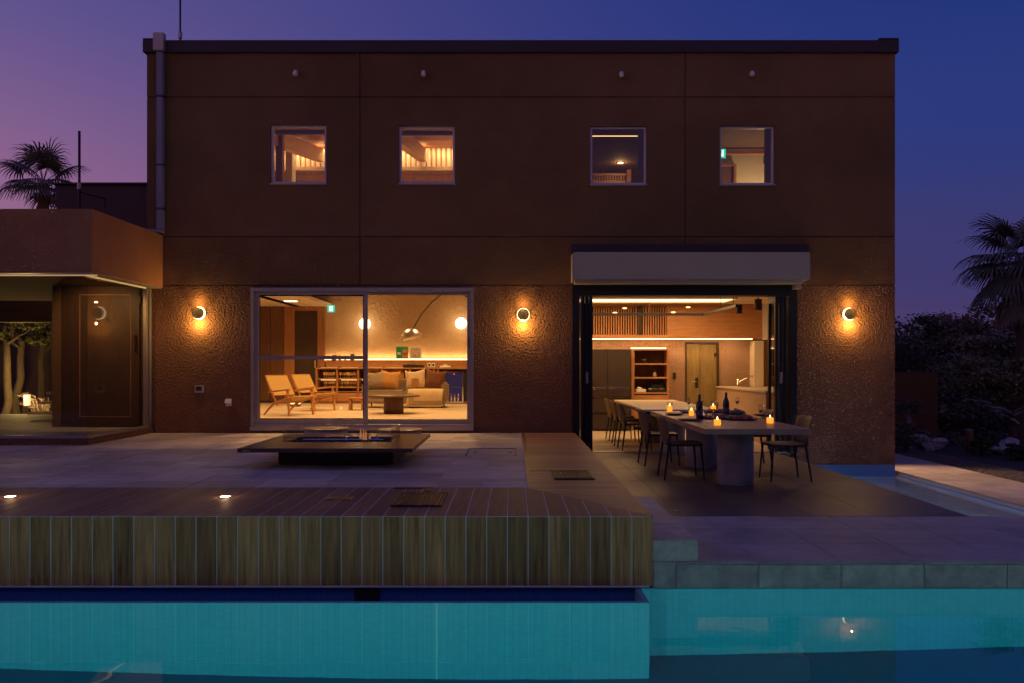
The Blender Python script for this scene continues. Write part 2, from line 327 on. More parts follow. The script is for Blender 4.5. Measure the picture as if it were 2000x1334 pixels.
def plate(xs, zs, solid, a0, a1, plane='xz'):
    """slab with openings: cells xs x zs kept where solid(cx, cz); a0..a1 is its thickness"""
    b = MB(); nx, nz = len(xs) - 1, len(zs) - 1
    S = [[solid((xs[i] + xs[i + 1]) / 2, (zs[j] + zs[j + 1]) / 2) for j in range(nz)] for i in range(nx)]
    def P(u, a, v): return (u, a, v) if plane == 'xz' else ((a, u, v) if plane == 'yz' else (u, v, a))
    def q(a, b_, c, d): b.add([a, b_, c, d], [(0, 1, 2, 3)])
    for i in range(nx):
        for j in range(nz):
            if not S[i][j]: continue
            x0, x1, z0, z1 = xs[i], xs[i + 1], zs[j], zs[j + 1]
            for a in (a0, a1): q(P(x0, a, z0), P(x1, a, z0), P(x1, a, z1), P(x0, a, z1))
            if i == 0 or not S[i - 1][j]: q(P(x0, a0, z0), P(x0, a1, z0), P(x0, a1, z1), P(x0, a0, z1))
            if i == nx - 1 or not S[i + 1][j]: q(P(x1, a0, z0), P(x1, a1, z0), P(x1, a1, z1), P(x1, a0, z1))
            if j == 0 or not S[i][j - 1]: q(P(x0, a0, z0), P(x1, a0, z0), P(x1, a1, z0), P(x0, a1, z0))
            if j == nz - 1 or not S[i][j + 1]: q(P(x0, a0, z1), P(x1, a0, z1), P(x1, a1, z1), P(x0, a1, z1))
    o = MB(); key = {}                                   # weld
    for f, sm in zip(b.f, b.smooth):
        idx = []
        for i in f:
            k = tuple(round(c, 5) for c in b.v[i])
            if k not in key: key[k] = len(o.v); o.v.append(b.v[i])
            idx.append(key[k])
        o.f.append(tuple(idx)); o.smooth.append(False)
    return o
LV = .327            # level of the left terrace and the wooden deck
DF = 5.974           # distance of the deck front
# =================================================================== HOUSE
XL, XR, ZT = -5.876, 6.165, 6.45
house = thing('house', 'two-storey brown stucco house with flat roof and lit windows', 'house', (0, 4.6, 0))
win_lo = (-4.203, -.618, .41, 2.66); door_o = (.97, 4.58, -.5, 2.688)
UP = [(X(528, CD), X(637, CD), Z(358, CD), Z(243, CD)), (X(779, CD), X(888, CD), Z(358, CD), Z(245, CD)),
      (X(1153, CD), X(1263, CD), Z(360, CD), Z(246, CD)), (X(1406, CD), X(1513, CD), Z(360, CD), Z(245, CD))]
openings = UP + [win_lo, door_o]
def is_solid(x, z):
    if any(a < x < b and c < z < d for a, b, c, d in openings): return False
    if z < 0.1 and x < .97: return False
    return True
vj = [XL, -2.447, 2.786, XR]; hj = [-.19, 2.70, 3.48, 5.73, ZT]; g = .008
def cuts(lo, hi, vals): return sorted({lo, hi} | {v for v in vals if lo < v < hi})
for r_, mt in zip(range(4), ('stucco_rough', 'stucco_mid', 'stucco_fine', 'stucco_fine')):
    z0, z1 = hj[r_] + (g if r_ else 0), hj[r_ + 1] - (g if r_ < 3 else 0)
    cols = [(XL, XR)] if r_ == 0 else [(vj[i] + (g if i else 0), vj[i + 1] - (g if i < 2 else 0)) for i in range(3)]
    for x0, x1 in cols:
        plate(cuts(x0, x1, [v for o in openings for v in o[:2]]), cuts(z0, z1, [v for o in openings for v in o[2:]] + [.1]), is_solid, 0, .024).build('wall_panel', mt, house)
allx = sorted({XL, XR, .97} | {v for o in openings for v in o[:2]}); allz = sorted({-.6, .1, ZT} | {v for o in openings for v in o[2:]})
plate(allx, allz, lambda x, z: not any(a < x < b and c < z < d for a, b, c, d in openings), .0245, .25).build('front_wall', 'stucco_fine', house)
BX(XR - .22, XR - .001, .251, 9.3, -.6, ZT - .002).build('side_wall', 'stucco_fine', house)
BX(XL + .001, XL + .22, .251, 9.3, 3.42, ZT - .002).build('side_wall', 'stucco_fine', house)
BX(-7.4, XR - .22, 9.31, 9.5, -.6, ZT - .004).build('back_wall', 'stucco_fine', house)
BX(XL + .23, XR - .23, .26, 9.3, 6.20, 6.36).build('roof_slab', 'dark_plaster', house)
# parapet coping with turned-up corners
cp = MB().box(XL - .05, XR + .045, -.05, .26, 6.435, 6.63)
cp.box(XL - .05, XL + .3, -.052, .262, 6.631, 6.66).box(XR - .28, XR + .045, -.052, .262, 6.631, 6.665)
cp.build('coping', 'coping', house, .008)
for px in (1100, 1420, 640): BX(X(px, CD) - .004, X(px, CD) + .004, -.053, -.049, 6.44, 6.628).build('coping_seam', 'black_metal', house)
BX(XL - .05, XL + .2, .262, 9.4, 6.437, 6.628).build('coping', 'coping', house)
BX(XR - .2, XR + .045, .262, 9.4, 6.437, 6.628).build('coping', 'coping', house)
# downpipe
dp = thing('downpipe', 'square purple-grey rainwater downpipe with hopper at the top left of the facade', 'downpipe', (X(317, CD), -.07, 3.5))
xx = X(317, CD)
BX(xx - .05, xx + .05, -.115, -.02, Z(449, CD), 6.42).build('pipe', 'pipe_paint', dp, .008)
BX(xx - .085, xx + .085, -.16, -.055, 6.43, 6.71).build('hopper', 'aluminium', dp, .006)
BX(X(276, CD), xx + .05, -.113, -.022, Z(452, CD) - .03, Z(449, CD) - .002).build('elbow', 'pipe_paint', dp, .006)
for z in (5.7, 4.6, 3.9): BX(xx - .06, xx + .06, -.121, -.016, z, z + .03).build('bracket', 'dark_grey_metal', dp)
# antenna poles
for px, y0, y1, D, lb in ((352, 0, 84, 13.8, 'thin dark antenna pole on the roof above the hopper'), (155, 262, 388, 12.9, 'thin dark pole with bracket on the low left roof')):
    a = thing('antenna_pole', lb, 'pole', (X(px, D), Y(D), Z(y1, D) - .1))
    p = MB().tube([(X(px, D), Y(D), Z(y1, D) - (.1 if px > 200 else .3)), (X(px, D), Y(D), (Z(y0 - 6, D)))], .016 if px > 200 else .02); p.build('pole', 'black_metal', a)
    z = Z(70 if px > 200 else 365, D); MB().tube([(X(px, D), Y(D), z - .04), (X(px, D), Y(D), z + .06)], .034).build('clamp', 'aluminium', a)
    if px < 200:
        MB().tube([(X(px, D), Y(D), Z(375, D)), (X(180, D), Y(D) + .4, Z(378, D)), (X(175, D), Y(D) + .5, Z(392, D))], .01, 6).build('bracket', 'black_metal', a)
# ventilation caps
for i, (px, py) in enumerate(((579, 144), (828, 145), (1213, 147), (1467, 146))):
    x, z = X(px, CD), Z(py, CD)
    v = thing('vent_cap', 'small pale vent cap high on the wall, %s from the left' % ('first', 'second', 'third', 'fourth')[i], 'vent', (x, -.02, z), 'vent caps under the parapet')
    MB().disc((x, -.012, z), .05, .012, 16, 'y', .002).build('flange', 'stucco_fine', v)
    MB().tube([(x, -.012, z), (x, -.06, z + .01), (x, -.085, z - .02), (x, -.09, z - .05)], [.033, .035, .036, .036], 12).build('hood', 'white_paint', v)
# upper windows
for i, (a, b, c, d) in enumerate(UP):
    wd = MB(); t = .036; y0, y1 = .05, .11
    wd.box(a + .001, b - .001, y0, y1, c + .001, c + t).box(a + .001, b - .001, y0, y1, d - t, d - .001)
    wd.box(a + .001, a + t, y0, y1, c + t, d - t).box(b - t, b - .001, y0, y1, c + t, d - t)
    e = bpy.data.objects.new('window', None); COL.objects.link(e); e.parent = house; ORG[e.as_pointer()] = ORG[house.as_pointer()]
    e['label'] = ('leftmost', 'second', 'third', 'rightmost')[i] + ' small square upper window'
    wd.build('frame', 'frame_white', e)
    BX(a + t, b - t, .075, .081, c + t, d - t).build('pane', 'window_glass', e)
    BX(a - .01, b + .01, -.02, .05, c - .022, c - .001).build('sill', 'aluminium', e)
    if i > 1:
        BX(b - t - .085, b - t - .002, .10, .16, c + t, d - t).build('sash', 'black_metal', e)
        BX(b - t - .105, b - t - .09, .13, .15, (c + d) / 2 - .1, (c + d) / 2 + .02).build('handle', 'aluminium', e)
    else:
        BX(a + t, b - t, .16, .20, d - t - .075, d - t - .002).build('blind_box', 'dark_grey_metal', e)
# big sliding window
a, b, c, d = win_lo
sw = bpy.data.objects.new('sliding_window', None); COL.objects.link(sw); sw.parent = house; ORG[sw.as_pointer()] = ORG[house.as_pointer()]
sw['label'] = 'wide aluminium sliding window of the living room'
fr = MB().box(a, b, -.02, .16, c + .001, c + .05).box(a, b, -.02, .16, d - .06, d - .001).box(a + .001, a + .05, -.02, .16, c + .05, d - .06).box(b - .05, b - .001, -.02, .16, c + .05, d - .06)
fr.build('frame', 'aluminium', sw)
xm = X(712, CD)
def sash(x0, x1, y0, y1, st, midrail):
    m = MB(); zb, zt = c + .05, d - .06
    m.box(x0, x1, y0, y1, zb, zb + .075).box(x0, x1, y0, y1, zt - .05, zt).box(x0, x0 + st, y0, y1, zb + .075, zt - .05).box(x1 - st, x1, y0, y1, zb + .075, zt - .05)
    if midrail: m.box(x0 + st, x1 - st, y0 + .002, y1 - .002, Z(702, CD), Z(695, CD))
    o = m.build('sash', 'aluminium', sw, .003)
    if midrail:
        zz = Z(698.5, CD); BX(x0 + st, x1 - st, y0 + .018, y0 + .023, zb + .075, zz).build('pane', 'window_glass', o); BX(x0 + st, x1 - st, y0 + .018, y0 + .023, zz + .002, zt - .05).build('pane', 'window_glass', o)
    else: BX(x0 + st, x1 - st, y0 + .018, y0 + .023, zb + .075, zt - .05).build('pane', 'window_glass', o)
    return o
sash(a + .05, xm + .045, .03, .07, .065, True)
s2 = sash(xm - .04, b - .05, .085, .125, .06, False)
BX(b - .085, b - .07, .075, .085, Z(680, CD), Z(660, CD)).build('handle', 'black_plastic', s2)
m = MB(); zb, zt = c + .05, d - .06                       # dark inner bead
m.box(a + .115, xm - .02, .0705, .078, zb + .075, zb + .095).box(a + .115, xm - .02, .0705, .078, zt - .07, zt - .05).box(a + .115, a + .128, .0705, .078, zb + .095, zt - .07).box(xm - .04, xm - .02, .0705, .078, zb + .095, zt - .07)
m.build('insect_screen_frame', 'black_metal', sw)
BX(a, b, -.06, -.021, c - .045, c + .015).build('sill', 'aluminium', sw, .004)
BX(a, b, -.028, -.001, LV + .001, c - .046).build('sill_base', 'walnut', sw)
# folding door to the dining room
fd = bpy.data.objects.new('folding_door', None); COL.objects.link(fd); fd.parent = house; ORG[fd.as_pointer()] = ORG[house.as_pointer()]
fd['label'] = 'black folding glass door standing open to the dining room'
a, b, c, d = door_o
m = MB().box(a + .001, b - .001, -.03, .24, 2.53, 2.687).box(a + .001, a + .12, -.03, .24, .001, 2.53).box(b - .12, b - .001, -.03, .24, .001, 2.53)
m.build('frame', 'black_metal', fd, .004)
BX(a + .12, b - .12, .04, .22, -.004, .010).build('threshold', 'aluminium', fd)
for side in (0, 1):
    for k in range(3):
        x = (a + .15 + k * .066) if side == 0 else (b - .15 - .05 - k * .066)
        y0, y1 = .03, .30 + .07 * k
        lf = MB().box(x, x + .048, y0, y0 + .06, .015, 2.52).box(x, x + .048, y1 - .06, y1, .015, 2.52).box(x, x + .048, y0 + .06, y1 - .06, .015, .12).box(x, x + .048, y0 + .06, y1 - .06, 2.43, 2.52)
        q = lf.build('leaf', 'black_metal', fd, .003)
        BX(x + .018, x + .028, y0 + .06, y1 - .06, .12, 2.43).build('pane', 'window_glass', q)
        if k == 1: BX(x + .005, x + .043, y0 - .022, y0, 1.12, 1.30).build('handle', 'aluminium', q)
# awning cassette
aw = thing('awning_box', 'long pale roller awning cassette above the open folding door', 'awning', ((.947 + 4.68) / 2, -.2, 2.72))
Da = 13.05
m = MB().box(X(1120, Da), X(1583, Da), -.35, -.012, Z(546, Da), Z(492, Da)); m.build('cassette', 'awning_white', aw, .012)
BX(X(1118, Da), X(1120, Da) - .001, -.345, -.015, Z(549, Da), Z(495, Da)).build('end_cap', 'beige_plastic', aw)
BX(X(1123, Da), X(1572, Da), -.30, -.06, Z(553, Da), Z(546, Da) - .001).build('front_bar', 'awning_white', aw, .006)
BX(X(1560, Da), X(1572, Da), -.2, -.03, Z(562, Da), Z(553, Da) - .001).build('motor_end', 'awning_white', aw)
BX(X(1114, CD), X(1578, CD), -.06, -.001, Z(497, CD), Z(478, CD)).build('mounting_rail', 'coping', aw)
# wall lamps
def wall_lamp(x, y, z, label, e=1.0):
    t = thing('wall_lamp', label, 'lamp', (x, y, z), 'round wall lamps')
    MB().disc((x, y - .012, z), .085, .012, 32, 'y', .002).build('back_plate', 'bronze', t)
    MB().disc((x, y - .030, z), .105, .017, 40, 'y', .005).build('glowing_disc', 'lamp_ring', t)
    MB().disc((x, y - .0715, z), .055, .041, 24, 'y', .003).build('stem', 'bronze', t)
    MB().lathe((x, y - .090, z), [(.0001, .004), (.074, .004), (.076, 0), (.090, 0), (.093, .003), (.093, .015), (.088, .018), (.0001, .018)], 40, 'y').build('front_shade', 'lamp_bronze', t)
    point('lamp_light', (x, y - .12, z - .17), 16 * e, (1, .60, .15), .008, t)
    point('lamp_light', (x, y - .12, z + .165), 4.5 * e, (1, .60, .15), .008, t)
    return t
lamps = [('round wall lamp between the glass corner and the sliding window', 390, 612), ('round wall lamp between the sliding window and the folding door', 1022, 615), ('round wall lamp at the right end of the facade', 1657, 614)]
for lb, px, py in lamps: wall_lamp(X(px, CD), -.001, Z(py, CD), lb)
x, y, z = XR, .7, 2.1                                    # assumed lamp on the side wall, out of view, lighting the path
t = thing('assumed_side_lamp', 'assumed round wall lamp, out of view on the right side wall above the path', 'lamp', (x, y, z)); MB().disc((x + .001, y, z), .108, .03, 32, 'x').build('glowing_disc', 'lamp_ring', t); MB().disc((x + .08, y, z), .084, .02, 32, 'x').build('front_shade', 'bronze', t); MB().disc((x + .031, y, z), .05, .049, 24, 'x').build('stem', 'bronze', t); point('lamp_light', (x + .16, y, z - .1), 230, (1, .56, .26), .05, t, 'SPOT', spot=105, rot=(R(-42), R(-6), 0))
# socket and tap box on the wall
x, z = X(390, CD), Z(760, CD)
t = thing('wall_socket', 'square beige outdoor socket with dark face below the left lamp', 'socket', (x, -.01, z - .06))
BX(x - .075, x + .075, -.018, -.001, z - .06, z + .06).build('plate', 'beige_plastic', t, .004); BX(x - .055, x + .04, -.026, -.0185, z - .025, z + .045).build('cover', 'black_plastic', t, .003)
x, z = X(447, CD), Z(786, CD)
t = thing('wall_socket', 'small white hooded outdoor socket near the sliding window', 'socket', (x, -.02, z - .06))
BX(x - .045, x + .045, -.02, -.001, z - .06, z + .06).build('plate', 'white_paint', t, .004); MB().add([(x - .05, -.021, z + .06), (x + .05, -.021, z + .06), (x - .05, -.06, z - .01), (x + .05, -.06, z - .01), (x - .05, -.021, z - .01), (x + .05, -.021, z - .01)], [(0, 1, 3, 2), (0, 2, 4), (1, 5, 3), (2, 3, 5, 4), (0, 4, 5, 1)]).build('hood', 'white_paint', t)
# rear wing seen over the annex roof
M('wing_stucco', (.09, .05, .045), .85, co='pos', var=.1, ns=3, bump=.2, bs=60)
rw = thing('rear_wing', 'low dark brown rear wing rising behind the glass annex roof', 'building', (-6.8, 3, .3))
BX(-7.5, XL - .002, .3, 9.4, 3.3, Z(361, 13.7)).build('wall', 'wing_stucco', rw)
BX(-7.55, XL - .001, .25, 9.45, Z(361, 13.7) + .001, Z(361, 13.7) + .03).build('coping', 'coping', rw)
# =================================================================== GLASS CORNER ANNEX
DA = 11.14; YA = Y(DA); GX = -5.83; GY = Y(11.43)
an = thing('glass_annex', 'low brown annex with a deep fascia over a frameless glass corner', 'building', (-8, -1, LV))
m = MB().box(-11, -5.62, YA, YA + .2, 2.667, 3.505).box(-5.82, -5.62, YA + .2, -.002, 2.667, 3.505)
m.build('fascia', 'stucco_annex_lit', an)
BX(-11, -5.83, YA + .21, .29, 3.2, 3.32).build('roof', 'dark_plaster', an)
BX(-11, -5.64, YA + .02, YA + .2, 2.645, 2.666).build('soffit_trim', 'aluminium', an); BX(-5.80, -5.64, YA + .201, -.003, 2.645, 2.666).build('soffit_trim', 'aluminium', an)
BX(-11, -5.85, GY + .06, 3.5, 2.69, 2.75).build('ceiling', 'dark_plaster', an)
m = MB().box(-11, GX + .06, GY - .10, GY + .12, LV - .1, .405).box(GX - .12, GX + .06, GY + .12, -.001, LV - .1, .405); m.build('plinth', 'stucco_rough', an, .006)
m = MB().box(-11, GX + .025, GY - .03, GY + .03, .406, .45).box(GX - .03, GX + .025, GY + .03, -.001, .406, .45).box(GX - .03, GX + .03, -.075, -.001, .45, 2.644).box(GX - .05, GX + .01, -.13, -.085, .45, 2.644); m.build('glazing_frame', 'aluminium', an, .003)
BX(-11, GX - .006, GY - .006, GY + .006, .451, 2.644).build('front_pane', 'corner_glass', an)
BX(GX - .006, GX + .006, GY - .006, -.13, .451, 2.644).build('side_pane', 'corner_glass', an)
BX(-11, GX - .05, GY + .125, 3.6, .36, .418).build('floor', 'concrete', an)
# entrance door inside the glass corner
ed = thing('entrance_door', 'dark wooden entrance door with a thin panel line behind the glass corner', 'door', (-6.5, 0, .42))
BX(-7.25, -5.885, .02, .08, .42, 2.68).build('frame', 'dark_door', ed)
lf = BX(-7.12, -5.99, -.02, .0195, .425, 2.62).build('leaf', 'dark_door', ed, .003)
m = MB(); a, b, c, d = -6.95, -6.12, .58, 2.55
m.box(a, b, -.026, -.0205, c, c + .012).box(a, b, -.026, -.0205, d - .012, d).box(a, a + .012, -.026, -.0205, c + .012, d - .012).box(b - .012, b, -.026, -.0205, c + .012, d - .012); m.build('panel_moulding', 'oak_z', lf)
BX(-6.06, -6.035, -.075, -.0205, 1.62, 1.9).build('handle', 'black_metal', lf, .004)
for z in (.75, 2.4): BX(-5.995, -5.965, -.03, -.021, z, z + .12).build('hinge', 'black_metal', ed)
# hall behind the annex
struct(plate([-12, X(-30, 17), X(103, 17), -7.1], [.3, Z(822, 17), Z(627, 17), 3.2], lambda x, z: not (X(-30, 17) < x < X(103, 17) and Z(822, 17) < z < Z(627, 17)), 3.6, 3.75).build('hall_wall', 'dark_plaster'))
struct(BX(-7.4, -7.26, .0, 3.6, .3, 2.7).build('hall_wall', 'dark_plaster'))
struct(BX(-11.2, -11.02, YA, 3.6, .2, 3.4).build('hall_wall', 'dark_plaster'))
m = MB(); a, b, c, d = X(-30, 17), X(103, 17), Z(822, 17), Z(627, 17)
hw = thing('hall_window', 'hall window behind the glass corner looking on to a lit garden court', 'window', (-9.9, 3.6, c))
m.box(a, b, 3.57, 3.66, d - .03, d).box(a, b, 3.57, 3.66, c, c + .03).box(b - .03, b, 3.57, 3.66, c + .03, d - .03); m.build('frame', 'aluminium', hw); BX(a, b - .03, 3.61, 3.616, c + .03, d - .03).build('pane', 'window_glass', hw)
st_ = thing('stair', 'pale open stair treads in the dark hall behind the glass corner', 'stair', (-8.3, 2.6, .42))
for i in range(4): BX(-8.95 + .02 * i, -8.25, 2.0 + .26 * i, 2.30 + .26 * i, .50 + .18 * i, .545 + .18 * i).build('tread', 'plaster', st_)
BX(-8.24, -8.2, 1.95, 3.3, .42, 1.5).build('stringer', 'dark_door', st_)
t = thing('wall_switch', 'small dark switch panel on the hall wall behind the glass', 'switch', (X(130, 16.9), 3.58, Z(690, 16.9))); BX(X(125, 16.9), X(135, 16.9), 3.57, 3.598, Z(690, 16.9), Z(675, 16.9)).build('plate', 'black_plastic', t, .004); BX(X(127, 16.9), X(133, 16.9), 3.562, 3.5695, Z(686, 16.9), Z(679, 16.9)).build('key', 'dark_grey_metal', t)
EM('trim_glow', (1, .58, .22), .38)  # added glow for the lit gold edge of the soffit trim
m = MB().box(-11, -5.66, YA + .205, YA + .225, 2.63, 2.66).box(-5.845, -5.825, YA + .226, -.14, 2.63, 2.66); al = thing('trim_glow_strip', 'thin glowing strip added for the lit gold trim edge under the annex fascia', 'lamp', (-7, YA + .2, 2.65)); m.build('diffuser', 'trim_glow', al); BX(-11, -5.67, YA + .226, YA + .235, 2.63, 2.665).build('profile', 'aluminium', al)
point('strip_light', (-6.6, -1.3, 2.6), 60, WARM, .02, al, 'SPOT', spot=100, rot=(R(52), 0, 0)); point('strip_light', (-8.9, -.8, 2.6), 34, WARM, .02, al, 'SPOT', spot=110, rot=(R(55), 0, 0))  # added spots that brighten the entrance door and hall wall
t = thing('hall_lamp', 'small glowing round lamp on the dark hall wall', 'lamp', (X(163, 16.9), 3.58, Z(670, 16.9)), None)
x, z = X(163, 16.9), Z(670, 16.9); MB().disc((x, 3.56, z), .075, .03, 24, 'y').build('diffuser', 'lamp_ring', t); MB().disc((x - .015, 3.48, z), .055, .018, 24, 'y').build('shade', 'bronze', t); MB().tube([(x - .01, 3.56, z), (x - .015, 3.49, z)], .012).build('stem', 'bronze', t); point('hall_light', (x, 3.3, z), 4, WARM, .03, t)
# =================================================================== LIVING ROOM
FL = .40; YB = 9.1
struct(BX(-6.9, .55, .255, YB, FL - .1, FL - .008).build('living_floor', 'grout'))
lfl = [o for o in COL.objects if o.name == 'living_floor'][0]
ny = 0; y = .26
while y < YB:
    x = -6.9 + (ny % 2) * -.6
    while x < .55:
        a, b = max(x + .002, -6.9), min(x + 1.198, .548)
        if b > a + .1: BX(a, b, y + .002, min(y + .598, YB), FL - .0085, FL).build('floor_tile', 'living_floor', lfl)
        x += 1.2
    y += .6; ny += 1
struct(BX(-7.05, .55, YB, YB + .2, FL - .1, 6.2).build('living_back_wall', 'stucco_cream'))
struct(BX(.55, .75, .255, 9.3, -.1, 6.19).build('partition_wall', 'plaster'))
struct(BX(-7.05, -6.901, .255, YB, FL - .1, 3.3).build('living_side_wall', 'plaster'))
struct(BX(XL - .02, XL + .19, .26, YB, 3.0, 3.42).build('lintel_wall', 'plaster'))
sof = struct(BX(-6.9, -4.87, 4.6, YB - .001, 3.0, 3.08).build('soffit', 'plaster'))
# slot downlights in the soffit
for i, (px, py) in enumerate(((532, 575), (568, 587))):
    D = F * (3.0 - CZ) / (HY - py); x = X(px, D); yy = Y(D)
    t = thing('slot_light', ('nearer' if i == 0 else 'farther') + ' rectangular slot light in the living room soffit', 'lamp', (x, yy, 3.0), 'slot lights in the living room soffit')
    BX(x - .17, x + .17, yy - .13, yy + .13, 2.985, 2.999).build('trim', 'white_paint', t); BX(x - .14, x + .14, yy - .10, yy + .10, 2.98, 2.9845).build('diffuser', 'downlight', t); point('slot_spot', (x, yy, 2.96), 110, WARM, .05, t, 'SPOT', spot=140)
# tall door, frame and panel at the back left
t = thing('hall_door', 'tall dark door in a wide wooden frame at the back of the living room', 'door', (-5.55, YB, FL)); D = 22.4
m = MB().box(X(555, D), X(575, D), YB - .10, YB - .001, FL, Z(607, D)).box(X(620, D), X(634, D), YB - .10, YB - .001, FL, Z(607, D)).box(X(555, D), X(634, D), YB - .10, YB - .001, Z(607, D) + .001, 2.999); m.build('frame', 'oak_z', t)
lf = BX(X(575, D) + .004, X(620, D) - .004, YB - .06, YB - .01, FL + .005, Z(607, D) - .004).build('leaf', 'dark_door', t); BX(X(614, D), X(617, D), YB - .10, YB - .061, 1.35, 1.55).build('handle', 'chrome', lf)
t = thing('wall_cladding', 'brown full-height wall panels left of the tall living room door', 'panel', (-6.5, YB - .05, FL))
for a, b in ((-6.898, -6.52), (-6.51, X(554, D) - .005)): BX(a, b, YB - .06, YB - .001, FL + .06, 2.998).build('panel', 'walnut', t, .003)
BX(-6.898, X(554, D) - .005, YB - .05, YB - .001, FL + .001, FL + .059).build('skirting', 'dark_door', t)
# exit sign
def exit_sign(x, y, z, s, label):
    t = thing('exit_sign', label, 'sign', (x, y, z)); BX(x - s / 2, x + s / 2, y - .03, y, z, z + s).build('case', 'exit_green', t)
    BX(x - s * .25, x + s * .28, y - .0335, y - .0305, z + s * .14, z + s * .86).build('pictogram_field', 'exit_white', t)
    m = MB().disc((x + s * .04, y - .037, z + s * .72), s * .06, .003, 12, 'y', .0005)
    for a, b in (((.03, .62), (-.02, .42)), ((.03, .6), (.16, .5)), ((.02, .6), (-.12, .54)), ((-.02, .43), (.1, .32)), ((.1, .32), (.08, .18)), ((-.02, .43), (-.12, .26))):
        m.bar((x + s * a[0], y - .0355, z + s * a[1]), (x + s * b[0], y - .0355, z + s * b[1]), .003, s * .07, (0, 1, 0))
    m.build('running_figure', 'exit_green', t)
exit_sign(X(647, 21.9), Y(21.9), Z(610, 21.9), .19, 'green emergency exit sign beside the living room door')
# counter along the back wall
D = 22.0; yf = Y(D); zc0, zc1 = .42, Z(718, D)
cb = thing('wine_cabinet', 'long oak cabinet of open wine racks along the living room back wall', 'cabinet', (-3.1, yf, FL))
x0, x1 = X(616, D), X(917, D)
BX(x0, x1, yf - .02, YB - .15, zc1 - .04, zc1).build('worktop', 'oak_x', cb, .003); BX(x0, x1, yf + .05, YB - .15, FL + .001, zc0 + .04).build('plinth', 'oak_x', cb)
BX(x0, x1, YB - .17, YB - .151, zc0 + .04, zc1 - .04).build('back_panel', 'walnut', cb)
for px in (618, 658, 699, 746, 793, 800, 848, 855, 914): BX(X(px, D) - .025, X(px, D) + .025, yf, YB - .171, zc0 + .041, zc1 - .041).build('divider', 'oak_z', cb)
for (pa, pb) in ((618, 658), (658, 699), (699, 746), (746, 793)):
    for py in (740, 757, 765):
        BX(X(pa, D) + .026, X(pb, D) - .026, yf + .01, YB - .172, Z(py, D) - .012, Z(py, D) + .012).build('shelf', 'oak_x', cb)
    BX(X(pa, D) + .026, X(pb, D) - .026, yf + .02, yf + .035, zc0 + .042, Z(766, D) - .02).build('drawer_front', 'oak_x', cb)
    BX(X(pa, D) + .05, X(pb, D) - .05, YB - .21, YB - .18, Z(740, D) + .28, Z(740, D) + .30).build('led_strip', 'led_dim', cb); BX(X(pa, D) + .05, X(pb, D) - .05, YB - .21, YB - .18, Z(757, D) + .19, Z(757, D) + .205).build('led_strip', 'led_dim', cb)
BX(X(802, D), X(846, D), yf + .03, yf + .04, zc0 + .06, zc1 - .06).build('dark_glass_door', 'black_plastic', cb)
BX(X(632, D), X(917, D), YB - .15, YB - .001, zc1, Z(703, 22.3)).build('backsplash', 'oak_x', cb)
led = BX(X(632, 22.3), X(917, 22.3), YB - .10, YB - .06, Z(703, 22.3) + .001, Z(703, 22.3) + .03).build('led_strip', 'led', cb)
point('strip_light', (-3.0, YB - .08, Z(703, 22.3) + .06), 10, WARM2, typ='AREA', size=(4.0, .05), rot=(R(180 - 25), 0, 0), parent=cb)
# glasses and bottles in the racks
def glass_proto():
    o = MB().lathe((0, 0, 0), [(.0001, 0), (.032, .001), (.030, .005), (.005, .012), (.004, .07), (.03, .10), (.036, .13), (.03, .165), (.028, .165), (.033, .13), (.027, .102), (.0001, .085)], 10).build('wine_glass', 'amber_crystal', None, org=(0, 0, 0))
    return o
def bottle_proto(name='wine_bottle', mat='bottle_glass'):
    return MB().lathe((0, 0, 0), [(.0001, 0), (.036, 0), (.038, .01), (.038, .19), (.03, .22), (.015, .25), (.0145, .30), (.0001, .302)], 10).build(name, mat, None, org=(0, 0, 0))
gp = None
for (pa, pb), k in (((618, 658), 8), ((658, 699), 9)):
    for py in (740, 757):
        for i in range(k):
            x = X(pa, D) + .06 + (X(pb, D) - X(pa, D) - .12) * (i + .5) / k
            if x < X(632, D): continue
            o = glass_proto() if gp is None else gp.copy()
            if gp is None: gp = o
            else: COL.objects.link(o)
            o.location = (x + random.uniform(-.008, .008), yf + random.uniform(.08, .16), Z(py, D) + .013)
            tag(o, 'stemmed glass on the %s shelf of the %s glass rack' % ('upper' if py == 740 else 'lower', 'left' if pa == 618 else 'right'), 'glass', 'stemmed glasses in the wine rack')
bp_ = None
for (pa, pb), k, py, mt in (((699, 746), 9, 740, 0), ((746, 793), 8, 740, 0), ((699, 746), 9, 757, 0), ((746, 793), 8, 757, 0)):
    for i in range(k):
        x = X(pa, D) + .06 + (X(pb, D) - X(pa, D) - .12) * (i + .5) / k
        if X(699, D) < x < X(717, D): continue
        o = bottle_proto('wine_bottle', 'wine_amber') if bp_ is None else bp_.copy()
        if bp_ is None: bp_ = o
        else: COL.objects.link(o)
        s = .95 if py == 740 else .52; o.scale = (s, s, s)
        o.location = (x, yf + .1, Z(py, D) + .013); tag(o, '%s bottle on the %s shelf of the %s bottle rack behind the sofa' % ('tall' if py == 740 else 'small', 'upper' if py == 740 else 'lower', 'left' if pa == 699 else 'right'), 'bottle', 'bottles in the wine rack')
